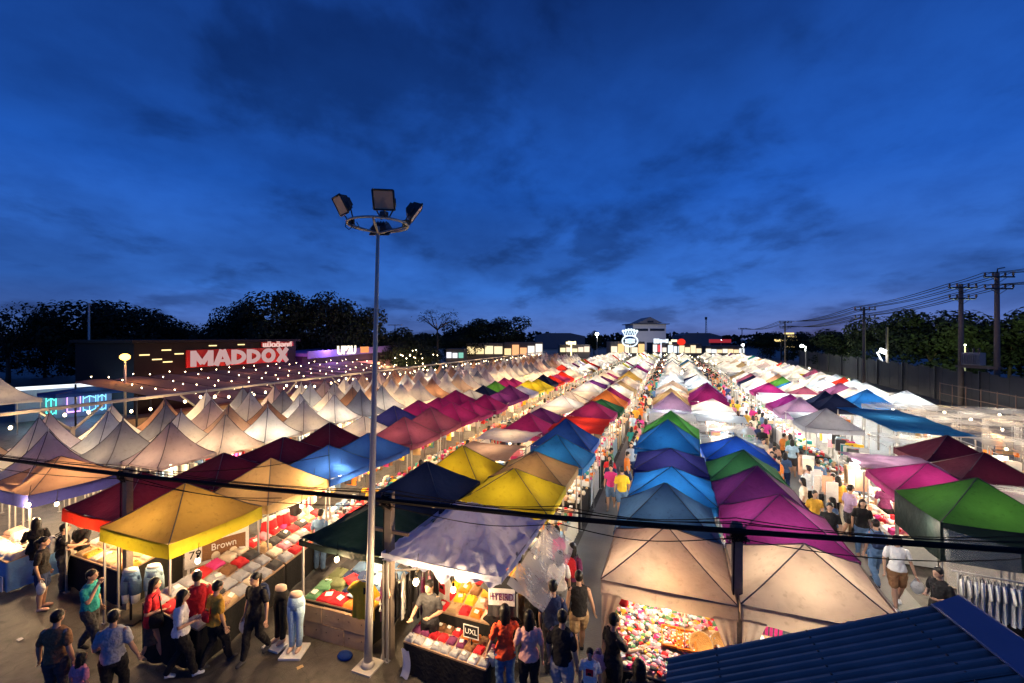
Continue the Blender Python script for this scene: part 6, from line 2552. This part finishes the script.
mb.tube([(-.10, 0, .10), (-.08, .02, .40), (0, .04, .50), (.02, .06, .40), (.10, 0, .10)], .012, 6)
put('strap', mb.mesh('strap', [dye('black')]), t)
near('person in white tee, black trousers and white sneakers with long hair', 181, 678, 0, -35, h=1.6, top='white', bcol='black', hair='longer', arms=('down', 'bent'), stance='walk', shoes='white')
near('person in red tee and black shorts leaning to the mustard stall table', 197, 657, 0, 55, h=1.66, sex='m', top='red', bottom='shorts', bcol='black', hair='short', arms=('reach', 'bent'), look=.8)
o, x, y = near('person in mustard tee with a red bag, back to the viewer', 216, 666, 0, -5, h=1.6, top='mustard', bcol='black', hair='short', arms=('bent', 'down'), stance='walk')
t = thing('shoulder_bag', 'small red bag slung behind the mustard tee person', 'bag', (x - .05, y - .16, 1.02), R_(-5))
mb = MB()
mb.loft([(0, 0, -.09, .10, .03), (0, -.01, 0, .11, .045), (0, 0, .08, .09, .03)], 14)
put('pouch', mb.mesh('pouch', [dye('red')]), t)
mb = MB()
mb.tube([(-.09, .03, .05), (-.06, .06, .30), (.0, .16, .40), (.06, .08, .25), (.09, .03, .05)], .010, 6)
put('strap', mb.mesh('strap', [dye('red')]), t)
o, x, y = near('person in black top and trousers walking towards the viewer with a clear bottle bag', 256, 657, 0, 185, h=1.64, top='black', bcol='black', hair='pony', arms=('carry', 'down'), stance='walk', shoes='charcoal', look=.2)
shopping_bag(*hpos(x, y, 185, 1.64, 'down', 'R'), 'pale carrier bag held by the black clad person beside the mannequins', None, .9)
backpack(x + .01, y + .16, 1.16, 185, 'navy', 'navy backpack worn by the black clad person beside the mannequins', .9)
near('person in denim trousers half hidden behind the blackish tarp tent', 320, 570, 0, 10, h=1.62, top='denim', bcol='denim', hair='short')
near('person in black tee vending behind the jeans table', 430, 585, 1.5, 180, h=1.6, sex='m', top='charcoal', bcol='black', hair='short', arms=('bent', 'reach'))
o, x, y = near('person in orange red tee with long black hair at the sloped orange table', 505, 605, 1.62, 30, h=1.62, top='vermilion', length='long', bcol='denim', hair='longer', arms=('carry', 'reach'))
shopping_bag(x - .25, y + .02, .76, 'white carrier bag held by the orange red tee person', None, .95)
near('person in pink tee with long hair beside the orange red tee person', 529, 611, 1.6, 20, h=1.6, top='salmon', bcol='black', hair='longer', arms=('bent', 'down'))
near('person in black tee and grey shorts seen from behind at the bottom edge', 562, 612, 1.68, -5, h=1.7, sex='m', top='black', bottom='shorts', bcol='grey', hair='short', arms=('down', 'down'))
near('person in dark navy tee in the middle of the aisle crowd', 553, 582, 1.68, 10, h=1.7, sex='m', top='navy', bcol='charcoal', hair='short', arms=('down', 'bent'))
near('person in sleeveless black top and beige shorts at the crowd edge', 579, 657, 0, 20, h=1.66, sex='m', top='black', sleeve='none', bottom='shorts', bcol='tan', hair='short', arms=('down', 'carry'), stance='walk')
near('person in white top with long black hair behind the crowd', 559, 552, 1.6, 15, h=1.62, top='white', bcol='grey', hair='longer', arms=('down', 'down'))
o, x, y = near('person with red backpack farthest back in the crowd by the clear sheet', 572, 544, 1.6, -10, h=1.62, top='plum', bcol='charcoal', hair='long')
backpack(x, y - .16, 1.16, -10, 'red', 'red backpack at the back of the crowd by the clear sheet')
near('person in mustard tee reaching over the sloped orange table', 519, 556, 1.6, 80, h=1.64, sex='m', top='mustard', bcol='brown', hair='short', arms=('reach', 'reach'))
near('person in black tee between the mustard tee person and the crowd', 536, 562, 1.6, 60, h=1.6, top='black', bcol='black', hair='longer', arms=('bent', 'down'))
o, x, y = near('child in white tee with red print at the bottom edge', 590, 649, 1.15, 185, h=1.17, sex='m', top='white', bcol='navy', hair='short', look=.1)
mb = MB()
mb.box((0, .082, .715), (.10, .008, .09), 0)
mb.box((0, .088, .70), (.05, .006, .03), 1)
put('print', mb.mesh('print', [dye('red'), dye('black')]), o)
o, x, y = near('person in black shirt with purple bag entering the trinket stall', 613, 615, 1.62, -50, h=1.64, top='black', bcol='black', hair='short', arms=('bent', 'reach'))
shopping_bag(x - .24, y + .0, .95, 'purple cloth bag beside the black shirt person at the trinket stall', 'lilac', 1.25)
near('person with dark hair stooping before the trinket stall, cut by the bottom edge', 640, 662, 1.56, 15, h=1.58, top='black', bcol='black', hair='long', look=.8)
near('person in white tee behind the clear sheet of the silver tent', 548, 524, 1.62, 20, h=1.64, top='white', bcol='black', hair='short')
near('person in magenta top behind the clear sheet of the silver tent', 556, 527, 1.55, 0, h=1.58, top='magenta', bcol='black', hair='long')
o, x, y = near('person in white tee and brown shorts carrying a white bag in the right aisle', 897, 607, 0, 175, h=1.66, top='white', length='waist', bottom='shorts', bcol='brown', hair='longer', arms=('carry', 'down'), stance='walk', shoes='white')
shopping_bag(*hpos(x, y, 175, 1.66, 'carry', 'L'), 'white carrier bag held by the brown shorts person in the right aisle', None, 1.1)
o, x, y = near('person in blue top walking ahead of the white tee person in the right aisle', 876, 585, 0, 10, h=1.64, sex='m', top='denim', bcol='denim', hair='short', stance='walk')
backpack(x, y - .16, 1.18, 10, 'navy', 'dark blue backpack worn in the right aisle')
near('vendor in black tee counting beside the clear plastic curtain', 940, 568, 1.58, 120, h=1.6, sex='m', top='black', bcol='black', hair='short', arms=('bent', 'bent'), look=.8)
near('person in dark purple top facing the open white lit stall', 885, 534, 0, -20, h=1.62, top='plum', bcol='black', hair='long')
near('person in black tee partly hidden by the pink tent', 830, 503, 1.64, 160, h=1.66, sex='m', top='black', bcol='charcoal', hair='short')
near('person in blue tee with raised hand near the open white lit stall', 818, 505, 0, -10, h=1.7, sex='m', top='denim', bcol='charcoal', hair='short', arms=('bent', 'bent'))
near('person in patterned rose dress inside the stall behind the green tent', 915, 538, 0, 60, h=1.6, top='pink', bottom='skirt', bcol='pink', hair='long')

# shoppers farther down the aisles
TOPS = ['white', 'black', 'orange', 'peach', 'red', 'sky', 'yellow', 'grey', 'pink', 'navy', 'green', 'denim', 'mustard', 'charcoal', 'teal', 'lilac', 'cream', 'magenta']
BOTS = ['black', 'denim', 'charcoal', 'tan', 'navy']
for (nm, x0, x1, y0, y1, n) in (('central aisle', -2.45, -1.5, 15, 48, 40), ('right aisle', 3.55, 5.1, 14.5, 52, 60), ('garment aisle', -8.9, -7.5, 11.0, 34, 24), ('outer aisle', -14.6, -13.9, 10.5, 22, 6)):
    combos = [(a, b) for a in TOPS for b in BOTS]
    rnd.shuffle(combos)
    for k in range(n):
        q = (k + rnd.random() * .8) / n
        y = y0 + (y1 - y0) * q ** 1.15
        x = rnd.uniform(x0, x1)
        a, b = combos[k]
        sex = rnd.choice('fm')
        bt = rnd.choice(['trousers', 'trousers', 'shorts'])
        person(f"shopper in {a} top and {b} {bt} in the {nm}", x, y, rnd.choice((0, 180, 0, 180, 90, -90)) + rnd.uniform(-25, 25), rnd.uniform(1.54, 1.74), sex, a, 'short', 'waist', bt, b,
               'short' if sex == 'm' else 'long', rnd.choice((('down', 'down'), ('bent', 'down'))), rnd.choice(('stand', 'walk')), 'charcoal', .3, True, f"shoppers in the {nm}")

# the crowd in the far ends of the aisles, too small and dense to count
mb = MB()
CP = ['white', 'black', 'orange', 'red', 'navy', 'cream', 'charcoal', 'pink', 'teal', 'denim']
for k in range(330):
    x0, x1, y0, y1 = ((-2.45, -1.45, 48, 100), (3.5, 5.2, 52, 100), (-9.0, -7.4, 34, 95), (-14.6, -13.8, 22, 70))[k % 4]
    x, y, h = rnd.uniform(x0, x1), rnd.uniform(y0, y1), rnd.uniform(1.52, 1.74)
    c, d = rnd.randrange(len(CP)), rnd.choice((1, 6, 9, 4))
    for s in (-.07, .07):
        mb.loft([(x + s, y, .0, .05, .06), (x + s, y, .45 * h * .6, .06, .06), (x + s, y, .5 * h, .085, .09)], 7, d)
    mb.loft([(x, y, .47 * h, .16, .11), (x, y, .62 * h, .14, .10), (x, y, .78 * h, .19, .11), (x, y, .83 * h, .08, .07)], 9, c)
    for s in (-1, 1):
        mb.tube([(x + s * .18, y, .8 * h), (x + s * .21, y + .02, .62 * h), (x + s * .2, y + .1, .48 * h)], [.05, .042, .03], 6, len(CP))
    mb.ell((x, y, .925 * h), (.085, .1, .12), 8, 6, len(CP))
    mb.ell((x, y - .01, .945 * h), (.095, .11, .11), 8, 6, 1)
tag(put('distant_crowd', mb.mesh('distant_crowd', [dye(c) for c in CP] + [M['skin']])), 'dense crowd of shoppers in the far ends of the aisles', 'crowd', None, 'stuff')

# ------------------------------------------------------------------ fuse bodies and clothes into smooth single surfaces
tmp = []
for nm, (me, vx, ex) in PEND.items():
    o = bpy.data.objects.new('fusing', me)
    COL.objects.link(o)
    m = o.modifiers.new('r', 'REMESH')
    m.mode = 'VOXEL'
    m.voxel_size = vx
    m.use_smooth_shade = True
    s = o.modifiers.new('s', 'SMOOTH')
    s.factor = .5
    s.iterations = 3
    if me.name.startswith(('top', 'bottoms')):
        ft = bpy.data.textures.get('folds') or bpy.data.textures.new('folds', 'CLOUDS')
        ft.noise_scale = .045
        dm = o.modifiers.new('d', 'DISPLACE')
        dm.texture = ft
        dm.strength = .022
        dm.mid_level = .45
    tmp.append((o, me, ex))
bpy.context.view_layer.update()
dg = bpy.context.evaluated_depsgraph_get()
swap = {}
for o, me, ex in tmp:
    new = bpy.data.meshes.new_from_object(o.evaluated_get(dg))
    if ex:
        mb = MB()
        ex(mb)
        em = mb.mesh('features', [])
        bm = bmesh.new()
        bm.from_mesh(new)
        for f in bm.faces:
            f.material_index = 0
            f.smooth = True
        bm.from_mesh(em)
        bm.to_mesh(new)
        bm.free()
        bpy.data.meshes.remove(em)
    new.materials.clear()
    for q in me.materials:
        new.materials.append(q)
    swap[me.name] = new
for o, me, ex in tmp:
    bpy.data.objects.remove(o)
for o in list(COL.objects):
    if o.type == 'MESH' and o.data.name in swap and o.data.name in PEND:
        keep = [(s.link, s.material) for s in o.material_slots]
        o.data = swap[o.data.name]
        for s, (l, q) in zip(o.material_slots, keep):
            if l == 'OBJECT':
                s.link = 'OBJECT'
                s.material = q
